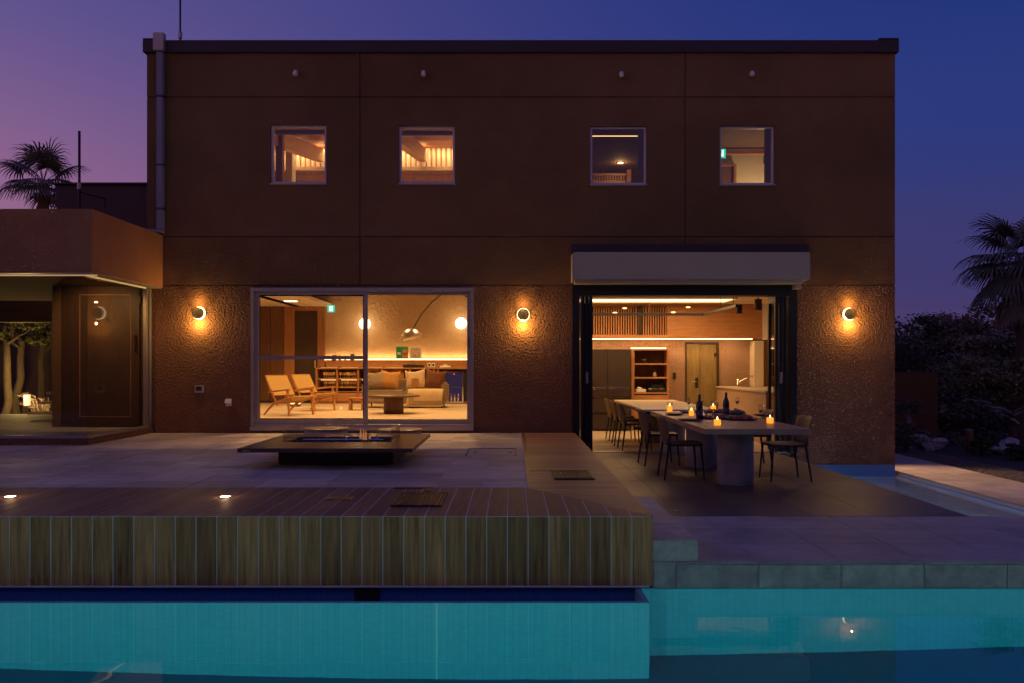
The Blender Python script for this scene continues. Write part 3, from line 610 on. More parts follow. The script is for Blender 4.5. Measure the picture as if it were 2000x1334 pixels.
# wine cooler
t = thing('wine_cooler', 'steel-framed wine cooler glowing blue at the right end of the oak cabinet', 'cooler', (X(886, 21.9), yf, FL))
a, b, c, d = X(868, 21.9), X(905, 21.9), FL + .02, Z(726, 21.9)
BX(X(857, D), X(912, D), yf + .06, YB - .172, zc0 + .041, zc1 - .042).build('niche', 'dark_interior', cb)
BX(a, b, yf - .05, yf + .058, c, d).build('cabinet', 'black_plastic', t)
m = MB().box(a, b, yf - .075, yf - .051, c, c + .04).box(a, b, yf - .075, yf - .051, d - .035, d).box(a, a + .035, yf - .075, yf - .051, c + .04, d - .035).box(b - .035, b, yf - .075, yf - .051, c + .04, d - .035); m.build('door_frame', 'chrome', t)
BX(a + .036, b - .036, yf - .0535, yf - .0505, c + .04, d - .035).build('lit_interior', 'cooler_blue', t); BX(a + .036, b - .036, yf - .063, yf - .055, (c + d) / 2 + .0, (c + d) / 2 + .012).build('shelf', 'chrome', t)
BX((a + b) / 2 - .012, (a + b) / 2 + .012, yf - .062, yf - .054, d - .075, d - .055).build('display', 'red_led', t)
for i in range(4): MB().lathe((a + .09 + i * .09, yf - .062, c + .045), [(.0001, 0), (.028, 0), (.028, .11), (.012, .16), (.012, .2), (.0001, .2)], 8).build('can', 'chrome', t)
# things on the ledge
zl = Z(703, 22.3); yl = YB - .125
for i, (px, w_, h_, mt, lb) in enumerate(((652, .13, .13, 'bronze', 'wide dark canister, leftmost on the lit ledge'), (663, .07, .13, 'bronze', 'narrow dark canister, second on the lit ledge'), (674, .06, .12, 'paper_white', 'slim pale canister on the lit ledge'), (688, .12, .16, 'black_plastic', 'tall black canister next to the window mullion'))):
    D = 22.35; x = X(px, D); t = thing('canister', lb, 'canister', (x, yl, zl), 'canisters on the ledge'); MB().disc((x, yl, zl + .001), w_ / 2, h_ - .02, 14).build('body', mt, t); MB().disc((x, yl, zl + h_ - .0185), w_ / 2 * .94, .018, 14).build('lid', 'dark_grey_metal', t)
D = 22.3
t = thing('record_sleeve', 'green album sleeve with a brown face, leaning on the lit ledge', 'record', (X(785, D), yl, zl)); a, b = X(773, D), X(796.5, D)
BX(a, b, yl - .004, yl, zl + .031, zl + .031 + (b - a)).build('card', 'album_green', t)
m = MB(); m.lathe((a + .24, yl - .0075, zl + .21), [(.0001, 0), (.078, 0), (.078, .003), (.0001, .003)], 16, 'y'); m.box(a + .16, b - .004, yl - .0072, yl - .0042, zl + .034, zl + .16); m.build('portrait', 'album_face', t)
BX(a + .03, a + .12, yl - .007, yl - .0045, zl + .18, zl + .20).build('lettering', 'paper_white', t); BX(a + .03, a + .13, yl - .007, yl - .0045, zl + .15, zl + .17).build('lettering', 'paper_white', t)
t = thing('record_sleeve', 'pale album sleeve with a busy drawing, right of the green one', 'record', (X(811, D), yl, zl)); a, b = X(799, D), X(823, D)
BX(a, b, yl - .004, yl, zl + .031, zl + .031 + (b - a)).build('card', 'paper_white', t); BX(a + .025, b - .025, yl - .007, yl - .0045, zl + .056, zl + .006 + (b - a)).build('picture', 'album_pink', t)
m = MB(); rg = random.Random(3)
for i in range(16):
    p = (a + rg.uniform(.05, .28), yl - .0085, zl + rg.uniform(.08, .30)); m.bar(p, (p[0] + rg.uniform(-.05, .05), p[1], p[2] + rg.uniform(-.05, .05)), .002, .012, (0, 1, 0))
m.build('drawing', 'dark_door', t)
D = 22.05; x = X(828, D) * 0 + X(806, D)
t = thing('turntable', 'low black turntable on the oak worktop under the albums', 'turntable', (x, yf + .2, zc1)); BX(X(787, D), X(826, D), yf + .05, yf + .42, zc1 + .001, zc1 + .07).build('deck', 'black_plastic', t, .01); MB().disc((x - .05, yf + .22, zc1 + .0715), .14, .015).build('platter', 'dark_grey_metal', t); MB().tube([(x + .2, yf + .36, zc1 + .08), (x + .2, yf + .36, zc1 + .11), (x + .13, yf + .15, zc1 + .1)], .008, 6).build('tonearm', 'chrome', t)
for px, lb in ((838, 'square pale socket plate on the backsplash, left one'), (846, 'square pale socket plate on the backsplash, right one')):
    x = X(px, 22.3); z = Z(713, 22.3); t = thing('socket_plate', lb, 'socket', (x, YB - .16, z), 'socket plates'); BX(x - .048, x + .048, YB - .158, YB - .1505, z - .055, z + .055).build('plate', 'paper_white', t); BX(x - .028, x + .028, YB - .162, YB - .1585, z - .03, z + .03).build('insert', 'black_plastic', t)
x = X(869, D); t = thing('router', 'flat white box on the worktop above the wine cooler', 'box', (x, yf + .2, zc1)); BX(x - .14, x + .14, yf + .1, yf + .3, zc1 + .001, zc1 + .05).build('case', 'paper_white', t, .008); BX(x - .05, x + .05, yf + .14, yf + .26, zc1 + .0505, zc1 + .08).build('top_unit', 'paper_white', t, .006)
# globe wall lamps
for px, py, lb in ((900, 631, 'glowing globe wall lamp beside the right window edge'), (711, 632, 'glowing globe wall lamp partly hidden by the window mullion')):
    D = 22.2; x, z, r = X(px, D), Z(py, D), .155
    t = thing('globe_lamp', lb, 'lamp', (x, YB, z), 'globe wall lamps'); MB().disc((x, YB - .03, z), .07, .029, 20, 'y').build('mount', 'gold_foil', t); MB().ico((x, YB - .03 - r, z), r, 3).build('globe', 'globe', t)
    point('globe_light', (x, YB - .45, z), 12, WARM2, .14, t)
# arc lamp
D = 19.5; yy = Y(D); hx, hz = X(802, D), Z(655, D)
t = thing('arc_lamp', 'tall chrome arc lamp with a dome shade hanging over the sofa', 'lamp', (-.75, yy, FL))
pts = [Vector((-.75, yy, FL + .1)), Vector((-.75, yy, 2.1))]
P = [(912, 580), (890, 568), (865, 573), (843, 590), (824, 612), (812, 632), (806, 645)]
pts += [Vector((-.85, yy, 2.75))] + [Vector((X(a, D), yy, Z(b, D))) for a, b in P]
MB().tube(pts, .016, 8).build('arc', 'dark_grey_metal', t); MB().disc((-.75, yy, FL + .001), .17, .1).build('base', 'concrete', t)
m = MB(); pr = [(r_ * 1.15, h_ * 1.15) for r_, h_ in ([(.0001, .14), (.05, .138), (.12, .11), (.17, .06), (.20, -.02), (.205, -.09), (.19, -.09), (.16, .05), (.0001, .12)])]; m.lathe((0, 0, 0), pr, 28)
rot = Matrix.Rotation(R(-18), 3, 'Y'); m.v = [rot @ v + Vector((hx, yy, hz)) for v in m.v]; m.build('dome_shade', 'brushed_steel', t)
# sofa
D = 19.7; yy = Y(D); sx0, sx1 = -3.55, -1.57
t = thing('sofa', 'low grey-beige sofa behind the round coffee table', 'sofa', (-2.55, yy + .4, FL))
BX(sx0, sx1, yy, yy + .85, FL + .13, FL + .24).build('base', 'grey_fabric', t, .02); BX(sx0 + .1, -2.57, yy - .03, yy + .62, FL + .241, FL + .42).build('seat_cushion', 'grey_fabric', t, .04); BX(-2.56, sx1 - .12, yy - .03, yy + .62, FL + .241, FL + .42).build('seat_cushion', 'grey_fabric', t, .04)
BX(sx0 + .1, sx1 - .11, yy + .62, yy + .85, FL + .241, FL + .66).build('backrest', 'grey_fabric', t, .05); BX(sx1 - .11, sx1 + .02, yy + .02, yy + .85, FL + .13, FL + .60).build('armrest', 'grey_fabric', t, .045); BX(sx0 - .02, sx0 + .1, yy + .02, yy + .85, FL + .13, FL + .60).build('armrest', 'grey_fabric', t, .045)
for x in (sx0 + .1, sx1 - .1):
    for y in (yy + .08, yy + .75): MB().tube([(x, y, FL + .13), (x, y, FL)], [.022, .016], 8).build('leg', 'dark_door', t)
def pillow(px, py, s, mt, lb, rot=0, lean=.35):
    m = MB(); n = 10; vs = []; fs = []
    for side in (1, -1):
        for i in range(n + 1):
            for j in range(n + 1):
                u, v = i / n * 2 - 1, j / n * 2 - 1
                th = .11 * max(0, (1 - u ** 4) * (1 - v ** 4)) ** .6
                k = 1 - .10 * (1 - v * v) * abs(u) ** 3 - 0.0; k2 = 1 - .10 * (1 - u * u) * abs(v) ** 3 - (.34 * (1 - abs(u)) if v > .5 else 0) * (v - .5) * 2
                vs.append(Vector((u * s / 2 * k, side * th, (v * k2 + 1) * s / 2)))
    N = (n + 1) ** 2
    for side in (0, 1):
        for i in range(n):
            for j in range(n):
                q = [side * N + i * (n + 1) + j, side * N + (i + 1) * (n + 1) + j, side * N + (i + 1) * (n + 1) + j + 1, side * N + i * (n + 1) + j + 1]; fs.append(tuple(q))
    mm = Matrix.Rotation(R(rot), 3, 'Y') @ Matrix.Rotation(-lean, 3, 'X')
    D = 19.95; base = Vector((X(px, D), Y(D) + .08, FL + .42 + (.03 if rot else 0)))
    m.add([mm @ v + base for v in vs], fs, True); o = m.build('pillow', mt); tag(o, lb, 'pillow', 'pillows on the sofa')
    return o
pillow(737, 760, .46, 'grey_fabric', 'taupe pillow half hidden by the window mullion', -8); pillow(758, 757, .48, 'tan_fabric', 'creased golden tan pillow on the left half of the sofa', 5)
pc = pillow(812, 755, .50, 'cream_fabric', 'cream pillow with a tan square on the right half of the sofa', -6); pillow(846, 755, .50, 'brown_fabric', 'dark brown pillow at the right end of the sofa', 8, .3)
b = MB(); b.v = []; D = 19.8; 
o = BX(X(804, D), X(818, D), Y(D) - .10, Y(D) - .09, FL + .52, FL + .72); 
oo = o.build('patch', 'tan_fabric', None); oo.parent = pc; oo.location = Vector(((X(811, D)), Y(D) - .02, FL + .50)) - pc.location
# throw over the sofa corner
m = MB(); pr = []; xs = [X(797, D) + (X(866, D) - X(797, D)) * i / 14 for i in range(15)]
path = [(yy + .5, FL + .435), (yy + .2, FL + .44), (yy + .02, FL + .44), (yy - .05, FL + .40), (yy - .065, FL + .28), (yy - .07, FL + .15), (yy - .075, FL + .03)]
vs = []; fs = []
for k, off in enumerate((0, .014)):
    for i, x in enumerate(xs):
        for j, (py_, pz) in enumerate(path):
            wv = .012 * math.sin(i * 1.3 + j * .6) * (j > 2); vs.append((x + .02 * math.sin(j * .8), py_ - wv - (off if j > 2 else 0), pz + (off if j <= 3 else 0) + .01 * math.sin(i * .5) * (j == 6)))
N = 15 * 7
for k in (0, 1):
    for i in range(14):
        for j in range(6): fs.append((k * N + i * 7 + j, k * N + i * 7 + j + 1, k * N + (i + 1) * 7 + j + 1, k * N + (i + 1) * 7 + j))
for i in range(14): fs.append((i * 7 + 6, (i + 1) * 7 + 6, N + (i + 1) * 7 + 6, N + i * 7 + 6))
for j in range(6): fs.append((j, j + 1, N + j + 1, N + j)); fs.append((98 + j, 99 + j, N + 99 + j, N + 98 + j))
m.add(vs, fs, True); th = thing('throw_blanket', 'cream throw with dark border lines hanging over the sofa front', 'blanket', (X(830, D), yy, FL)); m.build('cloth', 'cream_fabric', th)
m = MB()
for q in (.05, .09, .13): m.box(X(797, D) + q, X(797, D) + q + .012, yy - .106, yy - .100, FL + .03 + q, FL + .36); m.box(X(797, D) + q, X(866, D) - .03, yy - .107, yy - .101, FL + .03 + q, FL + .042 + q)
m.build('border_line', 'walnut', th)
# coffee table and side stool
D = 17.5; x, y = X(769, D), Y(D)
t = thing('coffee_table', 'round stone-topped coffee table on a drum base in front of the sofa', 'table', (x, y, FL)); MB().disc((x, y, FL + .001), .21, .35, 32).build('drum_base', 'walnut', t); MB().disc((x, y, FL + .352), .56, .035, 48, 'z', .008).build('tabletop', 'fire_top', t)
t = thing('side_stool', 'low wooden side stool at the left end of the sofa', 'stool', (X(697, 18.9), Y(18.9), FL)); x, y = X(697, 18.9), Y(18.9); BX(x - .19, x + .19, y - .16, y + .16, FL + .25, FL + .285).build('seat', 'oak_x', t, .006)
for a in (-.14, .14):
    for b in (-.11, .11): BX(x + a - .02, x + a + .02, y + b - .02, y + b + .02, FL, FL + .25).build('leg', 'oak_z', t)
# lounge chairs
def lounge():
    t = thing('lounge_chair', 'x', 'chair', (0, 0, 0), 'wooden lounge chairs')
    for s in (-1, 1):
        y = s * .32
        MB().bar((.30, y, .0), (.235, y, .52), .032, .042, (0, 1, 0)).build('front_leg', 'chair_wood', t)
        MB().tube([(-.44, y, 0), (-.30, y, .13), (-.16, y, .24), (.05, y, .29), (.36, y, .375)], [.017, .024, .028, .024, .018], 8).build('side_rail', 'chair_wood', t)
        MB().bar((.30, y, .53), (-.28, y, .47), .05, .026, (0, 0, 1)).build('armrest', 'chair_wood', t)
        MB().tube([(-.10, s * .275, .20), (-.30, s * .275, .52), (-.44, s * .275, .80)], [.018, .02, .015], 8).build('back_post', 'chair_wood', t)
    MB().bar((.34, -.32, .37), (.34, .32, .37), .03, .03).build('front_rail', 'chair_wood', t); MB().bar((-.44, -.29, .79), (-.44, .29, .79), .03, .03).build('top_rail', 'chair_wood', t); MB().bar((-.12, -.32, .25), (-.12, .32, .25), .03, .03).build('rear_rail', 'chair_wood', t)
    MB().bar((-.10, 0, .272), (.36, 0, .392), .57, .022, (0, 0, 1)).build('seat_weave', 'cord_weave', t); MB().bar((-.20, 0, .40), (-.445, 0, .805), .56, .022, (0, 0, 1)).build('back_weave', 'cord_weave', t)
    return t
lc = lounge(); lc.location = (X(566, 16.9), Y(17.0), FL); lc.rotation_euler.z = R(-32); lc['label'] = 'wooden lounge chair with woven cord seat, nearer to the window'
l2 = copy_tree(lc); l2.location = (X(613, 18.6), Y(18.7), FL); l2.rotation_euler.z = R(-30); l2['label'] = 'wooden lounge chair with woven cord seat, farther, half behind its twin'
t = thing('floor_lamp', 'small glowing box lamp on the floor behind the lounge chairs', 'lamp', (X(577, 20.5), Y(20.5), FL)); x, y = X(577, 20.5), Y(20.5); BX(x - .1, x + .1, y - .1, y + .1, FL + .06, FL + .22).build('shade', 'led_dim', t); BX(x - .11, x + .11, y - .11, y + .11, FL, FL + .06).build('base', 'walnut', t)
# vault over the living room
vault = struct(plate([XL + .23, .55], [.26, 8.9], lambda a, b: True, 6.13, 6.19, 'xy').build('vault', 'dark_plaster'))
zt = 6.06
for i in range(24):
    y0 = .27 + i * .19
    BX(XL + .23, .545, y0, y0 + .184, 6.085 - max(0, (3.9 - y0)) * .10, 6.105 - max(0, (3.9 - y0)) * .10).build('ceiling_plank', 'ceiling_wood', vault)
uw = struct(BX(XL + .2, .548, 4.55, 4.75, 4.5, 6.12).build('upper_wall', 'oak_x'))
for i in range(7): BX(XL + .23, .545, 4.52, 4.549, 4.62 + i * .15, 4.762 + i * .15).build('wall_board', 'pale_oak', uw)
BX(XL + .23, .545, 4.42, 4.5499, Z(330, 17.9) - .05, Z(327, 17.9)).build('ledge_beam', 'pale_oak', uw)
for i in range(58):                                        # fluted strip washed by the cove light
    x = XL + .3 + i * .108; MB().lathe((x, 4.54, Z(326, 17.9)), [(.045, 0), (.045, .42)], 6, 'z', math.pi, 2 * math.pi).build('flute', 'pale_oak', uw)
point('cove_light', (-2.6, 4.30, 6.03), 50, (1, .66, .34), typ='AREA', size=(5.6, .05), rot=(R(25), 0, 0), parent=None).name = 'cove_light'
for px, near in ((535, 1), (779, 1)):
    xn = X(px, 14.5) + .05; pa = (xn, .27, Z(281, 14.5) - .05); pb = (xn + .02, 4.40, 1.407 + 410 * 17.8 / F); t = MB().bar(pa, pb, .16, .27); o = t.build('rafter', 'pale_oak', uw)
BX(X(535, 14.2), X(548, 14.2), .9, 1.05, 3.6, 5.45).build('post', 'walnut', uw)
BX(X(548, 17), X(560, 17), 4.0, 4.3, 4.5, 6.0).build('pier', 'plaster', uw)
# general light of the living room: assumed downlights hung in the vault, out of view
for i, (x, y) in enumerate(((-4.3, 2.2), (-2.6, 2.2), (-1.0, 2.2), (-3.4, 6.6), (-1.4, 6.6))):
    z = 4.3 if y < 4 else 3.9
    t = thing('assumed_downlight', 'assumed cylindrical downlight hanging high in the living room, number %d from the window' % (i + 1), 'lamp', (x, y, z), 'assumed downlights in the vault')
    t['label'] = 'assumed cylindrical downlight hanging high in the living room ' + ('above the nearer lounge chair', 'above the window mullion', 'near the right window edge', 'above the oak cabinet, left', 'above the oak cabinet, right')[i]
    MB().lathe((x, y, z), [(.05, 0), (.055, 0), (.055, .2), (.0001, .2)], 14).build('can', 'bronze', t); MB().tube([(x, y, z + .2), (x, y, 6.0)], .006, 6).build('stem', 'bronze', t); MB().disc((x, y, z + .01), .045, .01, 14, 'z', .002).build('lens', 'downlight', t)
    point('downlight', (x, y, z - .03), 370, WARM, .06, t, 'SPOT', spot=125)
# =================================================================== DINING KITCHEN
YK = Y(18.6)
kf = struct(BX(.75, 5.94, .251, YK, -.12, -.006).build('kitchen_floor', 'dark_joint'))
for i in range(9):
    for j in range(5):
        x0, y0 = .75 + i * .6, .253 + j * 1.0
        BX(x0 + .002, min(x0 + .598, 5.94), y0 + .002, min(y0 + .998, YK), -.0055, 0).build('floor_tile', 'kitchen_tile', kf)
struct(plate([.75, X(1338, 18.6), X(1404, 18.6), 5.94], [-.1, Z(668, 18.6), 2.9], lambda x, z: not (X(1338, 18.6) < x < X(1404, 18.6) and z < Z(668, 18.6)), YK, YK + .18).build('kitchen_back_wall', 'kitchen_stucco'))
struct(BX(5.93, 5.944, .26, YK, 0, 2.75).build('kitchen_side_wall', 'plaster'))
kc = struct(BX(.751, 5.93, .251, YK, 2.75, 2.95).build('kitchen_ceiling', 'plaster'))
# upper oak panel with slatted loft grille
Dp = 18.2; yp = Y(Dp); zl0, zl1 = Z(661, Dp), 2.749
up = thing('oak_bulkhead', 'wide oak bulkhead with a slatted grille across the top of the kitchen', 'panel', (3, yp, zl0))
BX(X(1303, Dp), X(1489, Dp), yp, YK - .002, zl0, zl1).build('panel', 'oak_x', up)
BX(.752, X(1303, Dp) - .001, yp, YK - .002, zl0, zl0 + .08).build('lower_rail', 'oak_x', up); BX(.752, X(1303, Dp) - .001, yp + .02, YK - .002, zl1 - .05, zl1).build('upper_rail', 'oak_x', up)
BX(.752, X(1303, Dp) - .001, YK - .06, YK - .003, zl0 + .081, zl1 - .051).build('grille_back', 'dark_interior', up)
n = 42
for i in range(n):
    x = X(1100, Dp) + (X(1303, Dp) - X(1100, Dp)) * (i + .5) / n
    if x > .8: BX(x - .014, x + .014, yp + .01, yp + .05, zl0 + .081, zl1 - .051).build('slat', 'oak_z', up)
BX(X(1247, Dp), X(1253, Dp), yp - .01, yp + .06, zl0 + .081, zl1 - .051).build('post', 'black_metal', up)
BX(X(1110, Dp), X(1471, Dp), yp + .06, yp + .10, zl0 - .02, zl0 - .001).build('led_strip', 'led', up)
point('bulkhead_light', (3.2, yp + .1, zl0 - .04), 14, WARM2, typ='AREA', size=(3.8, .04), rot=(R(20), 0, 0), parent=up)
BX(X(1489, Dp) + .002, X(1500, Dp), yp - .02, YK - .002, zl0 - .03, 2.749).build('end_post', 'white_paint', up)
# ceiling cove light
t = thing('ceiling_light', 'long glowing recessed light strip in the kitchen ceiling', 'lamp', (3, Y(16.9), 2.74)); a, b = .9, X(1425, 16.9)
BX(a, b, Y(16.45), Y(17.35), 2.738, 2.749).build('diffuser', 'led_soft', t); m = MB().box(a - .04, b + .04, Y(16.40), Y(16.45) - .001, 2.72, 2.749).box(a - .04, b + .04, Y(17.35) + .001, Y(17.40), 2.72, 2.749).box(b + .001, b + .04, Y(16.45), Y(17.35), 2.72, 2.749); m.build('trim', 'white_paint', t)
point('ceiling_area', (2.6, Y(16.9), 2.72), 84, WARM2, typ='AREA', size=(3.4, .8), rot=(0, 0, 0), parent=t)
for i, (px, py) in enumerate(((1220, 602), (1201, 611), (1344, 600), (1315, 610))):  # reflections of downlights, made as glowing discs on the bulkhead
    D = 18.16; x, z = X(px, D), Z(py, D); t = thing('reflection_oval', 'small glowing oval for a downlight reflection on the oak bulkhead, %s from the left' % ('second', 'first', 'fourth', 'third')[i], 'lamp', (x, Y(D), z), 'small oval reflections')
    for nm, r, o, mt in (('rim', .062, .0, 'beige_plastic'), ('lens', .052, -.006, 'led_dim')):
        m = MB().disc((0, 0, 0), r, .012, 18, 'y', .002); m.v = [Vector((v.x, v.y, v.z * .36)) + Vector((x, Y(D) + o, z)) for v in m.v]; m.build(nm, mt, t)
# suspended track
t = thing('track_light', 'suspended black lighting track bent toward the window with a spot at its end', 'lamp', (3.9, Y(16.9), 2.45)); zt = 2.45; yt = Y(16.96); xt = 3.91
MB().bar((.8, yt, zt), (xt, yt, zt), .035, .05).build('track', 'black_metal', t); MB().bar((xt, yt + .018, zt), (xt, Y(14.5), zt), .035, .05).build('track', 'black_metal', t)
for p in ((1.2, yt), (2.8, yt), (xt, Y(15.6)), (xt, Y(14.7))): MB().tube([(p[0], p[1], zt + .02), (p[0], p[1], 2.75)], .005, 6).build('hanger', 'black_metal', t)
x, y = X(1444, 14.55), Y(14.55); MB().lathe((x, y, Z(612, 14.55)), [(.045, 0), (.05, 0), (.05, .15), (.0001, .15)], 16).build('spot', 'bronze', t)
t = thing('cylinder_spot', 'bronze cylinder spot hanging right of the lighting track', 'lamp', (X(1481, 15), Y(15), 2.4)); x, y = X(1481, 15), Y(15); MB().lathe((x, y, Z(606, 15)), [(.058, 0), (.064, 0), (.064, .2), (.0001, .2)], 16).build('can', 'bronze', t); MB().tube([(x, y, Z(606, 15) + .2), (x, y, 2.75)], .01, 6).build('stem', 'bronze', t); MB().disc((x, y, Z(606, 15) + .01), .05, .01).build('lens', 'downlight', t)
# fridge
D = 17.87; y0 = Y(D)
t = thing('refrigerator', 'large grey-brown multi-door refrigerator at the back of the kitchen', 'refrigerator', (X(1195, D), y0 + .3, 0)); a, b = X(1150, D), X(1232, D); zz = [.04, Z(806, D), Z(774, D), Z(758, D), Z(683, D)]
BX(a, b, y0 + .03, YK - .01, .02, zz[4] + .01).build('body', 'fridge_grey', t)
xm_ = X(1187, D)
for (u, v, p, q) in ((a, xm_ - .003, zz[3] + .004, zz[4]), (xm_ + .003, b, zz[3] + .004, zz[4]), (a, xm_ - .003, zz[2] + .004, zz[3] - .004), (xm_ + .003, b, zz[2] + .004, zz[3] - .004), (a, b, zz[1] + .004, zz[2] - .004), (a, b, zz[0], zz[1] - .004)):
    dr = BX(u, v, y0, y0 + .029, p, q).build('door', 'fridge_grey', t, .004); BX(u + .01, v - .01, y0 - .012, y0 - .0005, q - .022 if p < zz[3] else p + .004, q - .006 if p < zz[3] else p + .018).build('handle', 'chrome', dr)
# shelf unit
D = 18.15; y0 = Y(D); a, b = X(1233, D), X(1307, D)
t = thing('shelf_unit', 'tall open oak shelf unit beside the refrigerator', 'shelf', ((a + b) / 2, y0, 0)); zt = Z(681, D)
BX(a, a + .07, y0, YK - .005, 0, zt).build('side_panel', 'oak_z', t); BX(b - .04, b, y0, YK - .005, 0, zt).build('side_panel', 'oak_z', t); BX(a + .07, b - .04, y0, YK - .005, zt - .035, zt).build('top', 'oak_x', t); BX(a + .07, b - .04, YK - .03, YK - .006, 0, zt - .036).build('back_panel', 'walnut', t)
for py in (711, 738, 768): BX(a + .071, b - .041, y0 + .01, YK - .031, Z(py, D) - .016, Z(py, D) + .016).build('shelf', 'oak_x', t)
BX(a + .071, b - .041, y0 + .005, y0 + .03, .45, Z(770, D) - .02).build('drawer_front', 'oak_x', t); BX(a + .071, b - .041, y0 + .005, y0 + .03, .08, .445).build('drawer_front', 'oak_x', t)
BX(a + .01, b - .05, y0 + .1, y0 + .13, zt + .001, zt + .02).build('led_strip', 'led', t)
def zs(py): return Z(py, D) + .0165
ys = y0 + .14
x = X(1285, D); t = thing('wire_ornament', 'round wire ornament on the top shelf of the oak unit', 'ornament', (x, ys, zs(711))); MB().tube([(x + .07 * math.cos(k * .3), ys, zs(711) + .085 + .07 * math.sin(k * .3)) for k in range(22)], .006, 6).build('ring', 'black_metal', t); BX(x - .05, x + .05, ys - .03, ys + .03, zs(711), zs(711) + .014).build('foot', 'black_metal', t)
x = X(1260, D); t = thing('wire_basket', 'small dark wire bowl on the top shelf of the oak unit', 'bowl', (x, ys, zs(711))); MB().lathe((x, ys, zs(711)), [(.03, .001), (.07, .06), (.08, .09), (.076, .09), (.028, .006)], 12).build('bowl', 'bronze', t)
x = X(1281, D); t = thing('flower_vase', 'small vase with dark twigs on the middle shelf', 'vase', (x, ys, zs(738))); MB().lathe((x, ys, zs(738)), [(.0001, 0), (.035, 0), (.04, .05), (.025, .09), (.028, .1), (.02, .1), (.0001, .02)], 12).build('vase', 'beige_plastic', t)
m = MB(); rg = random.Random(5)
for k in range(14): m.tube([(x, ys, zs(738) + .09), (x + rg.uniform(-.06, .06), ys + rg.uniform(-.04, .04), zs(738) + rg.uniform(.14, .2))], .006, 5)
m.build('twigs', 'dark_door', t)
x = X(1253, D); t = thing('towel_stack', 'white folded cloth in a box on the lower shelf', 'cloth', (x, ys, zs(768))); BX(x - .11, x + .11, ys - .06, ys + .1, zs(768), zs(768) + .07).build('box', 'paper_white', t, .01); MB().ico((x - .02, ys, zs(768) + .085), .06, 2, .2, 3, (1.2, 1, .5)).build('cloth', 'white_paint', t)
x = X(1284, D); t = thing('capsule_crate', 'black crate of coloured packs on the lower shelf', 'crate', (x, ys, zs(768))); BX(x - .19, x + .19, ys - .08, ys + .1, zs(768), zs(768) + .06).build('crate', 'black_plastic', t, .005)
for k, mt in enumerate(('album_pink', 'album_green', 'gold_foil', 'plate_blue', 'food_red', 'album_green')): BX(x - .17 + k * .058, x - .12 + k * .058, ys - .06, ys + .06, zs(768) + .0605, zs(768) + .09).build('pack', mt, t, .004)
BX(x - .1, x + .17, ys, ys + .12, zs(768) + .0905, zs(768) + .2).build('machine', 'black_plastic', t, .012)
# thermostat, door
x = X(1317, 18.6); z = Z(734, 18.6); t = thing('intercom', 'small dark intercom on the wall between shelf and door', 'switch', (x, YK - .01, z)); BX(x - .035, x + .035, YK - .022, YK - .001, z - .07, z + .07).build('case', 'black_plastic', t, .004); BX(x - .022, x + .022, YK - .026, YK - .0225, z - .0, z + .05).build('screen', 'dark_grey_metal', t)
D = 18.6; a, b = X(1338, D), X(1404, D); zt = Z(668, D)
t = thing('olive_door', 'gold-olive door leaf before a second panel in the kitchen back wall', 'door', ((a + b) / 2, YK, 0)); m = MB().box(a, a + .035, YK - .02, YK + .17, 0, zt - .035).box(b - .035, b, YK - .02, YK + .17, 0, zt - .035).box(a, b, YK - .02, YK + .17, zt - .034, zt - .001); m.build('frame', 'dark_door', t)
lf = BX(a + .036, X(1366, D), YK + .02, YK + .06, .005, zt - .036).build('leaf', 'olive_door', t, .002); BX(X(1366, D) + .004, b - .036, YK + .065, YK + .10, .005, zt - .036).build('second_leaf', 'olive_door', t, .002)
m = MB().tube([(X(1361, D), YK + .019, Z(746, D)), (X(1361, D), YK - .04, Z(746, D)), (X(1351, D), YK - .045, Z(746, D))], .01, 8); m.build('lever', 'chrome', lf); BX(X(1358, D), X(1364, D), YK + .01, YK + .0195, Z(758, D), Z(738, D)).build('lock_plate', 'bronze', lf); BX(X(1396, D), X(1399, D), YK + .05, YK + .0645, Z(697, D), Z(690, D)).build('closer', 'chrome', t)
struct(BX(a - .1, b + .1, YK + .18, YK + .3, -.1, 2.5).build('back_room_wall', 'plaster'))
# counter with faucet along the right side
cx0 = 4.5; t = thing('kitchen_counter', 'pale kitchen peninsula with sink along the right of the room', 'counter', (5, Y(16.5), 0))
BX(cx0, 5.92, Y(14.75), Y(18.3), 0, .92).build('body', 'counter_panel', t); BX(cx0 - .03, 5.925, Y(14.7), Y(18.33), .921, .955).build('worktop', 'beige_plastic', t, .004); BX(4.85, 5.35, Y(17.2), Y(17.9), .9555, .962).build('sink_rim', 'chrome', t)
x, y = 4.75, Y(17.5); t = thing('faucet', 'chrome kitchen mixer tap on the pale counter', 'faucet', (x, y, .956)); MB().lathe((x, y, .956), [(.0001, 0), (.03, 0), (.026, .02), (.024, .12), (.0001, .13)], 14).build('body', 'chrome', t); MB().tube([(x, y, 1.05), (x + .14, y - .03, 1.12), (x + .26, y - .05, 1.19), (x + .30, y - .05, 1.185)], [.018, .015, .013, .016], 10).build('spout', 'chrome', t); MB().tube([(x, y, 1.08), (x - .02, y - .05, 1.11)], .012, 8).build('lever', 'chrome', t)
struct(BX(X(1472, 18.3), X(1490, 18.3), Y(18.25), YK - .002, .956, 1.95).build('kitchen_pillar', 'plaster'))
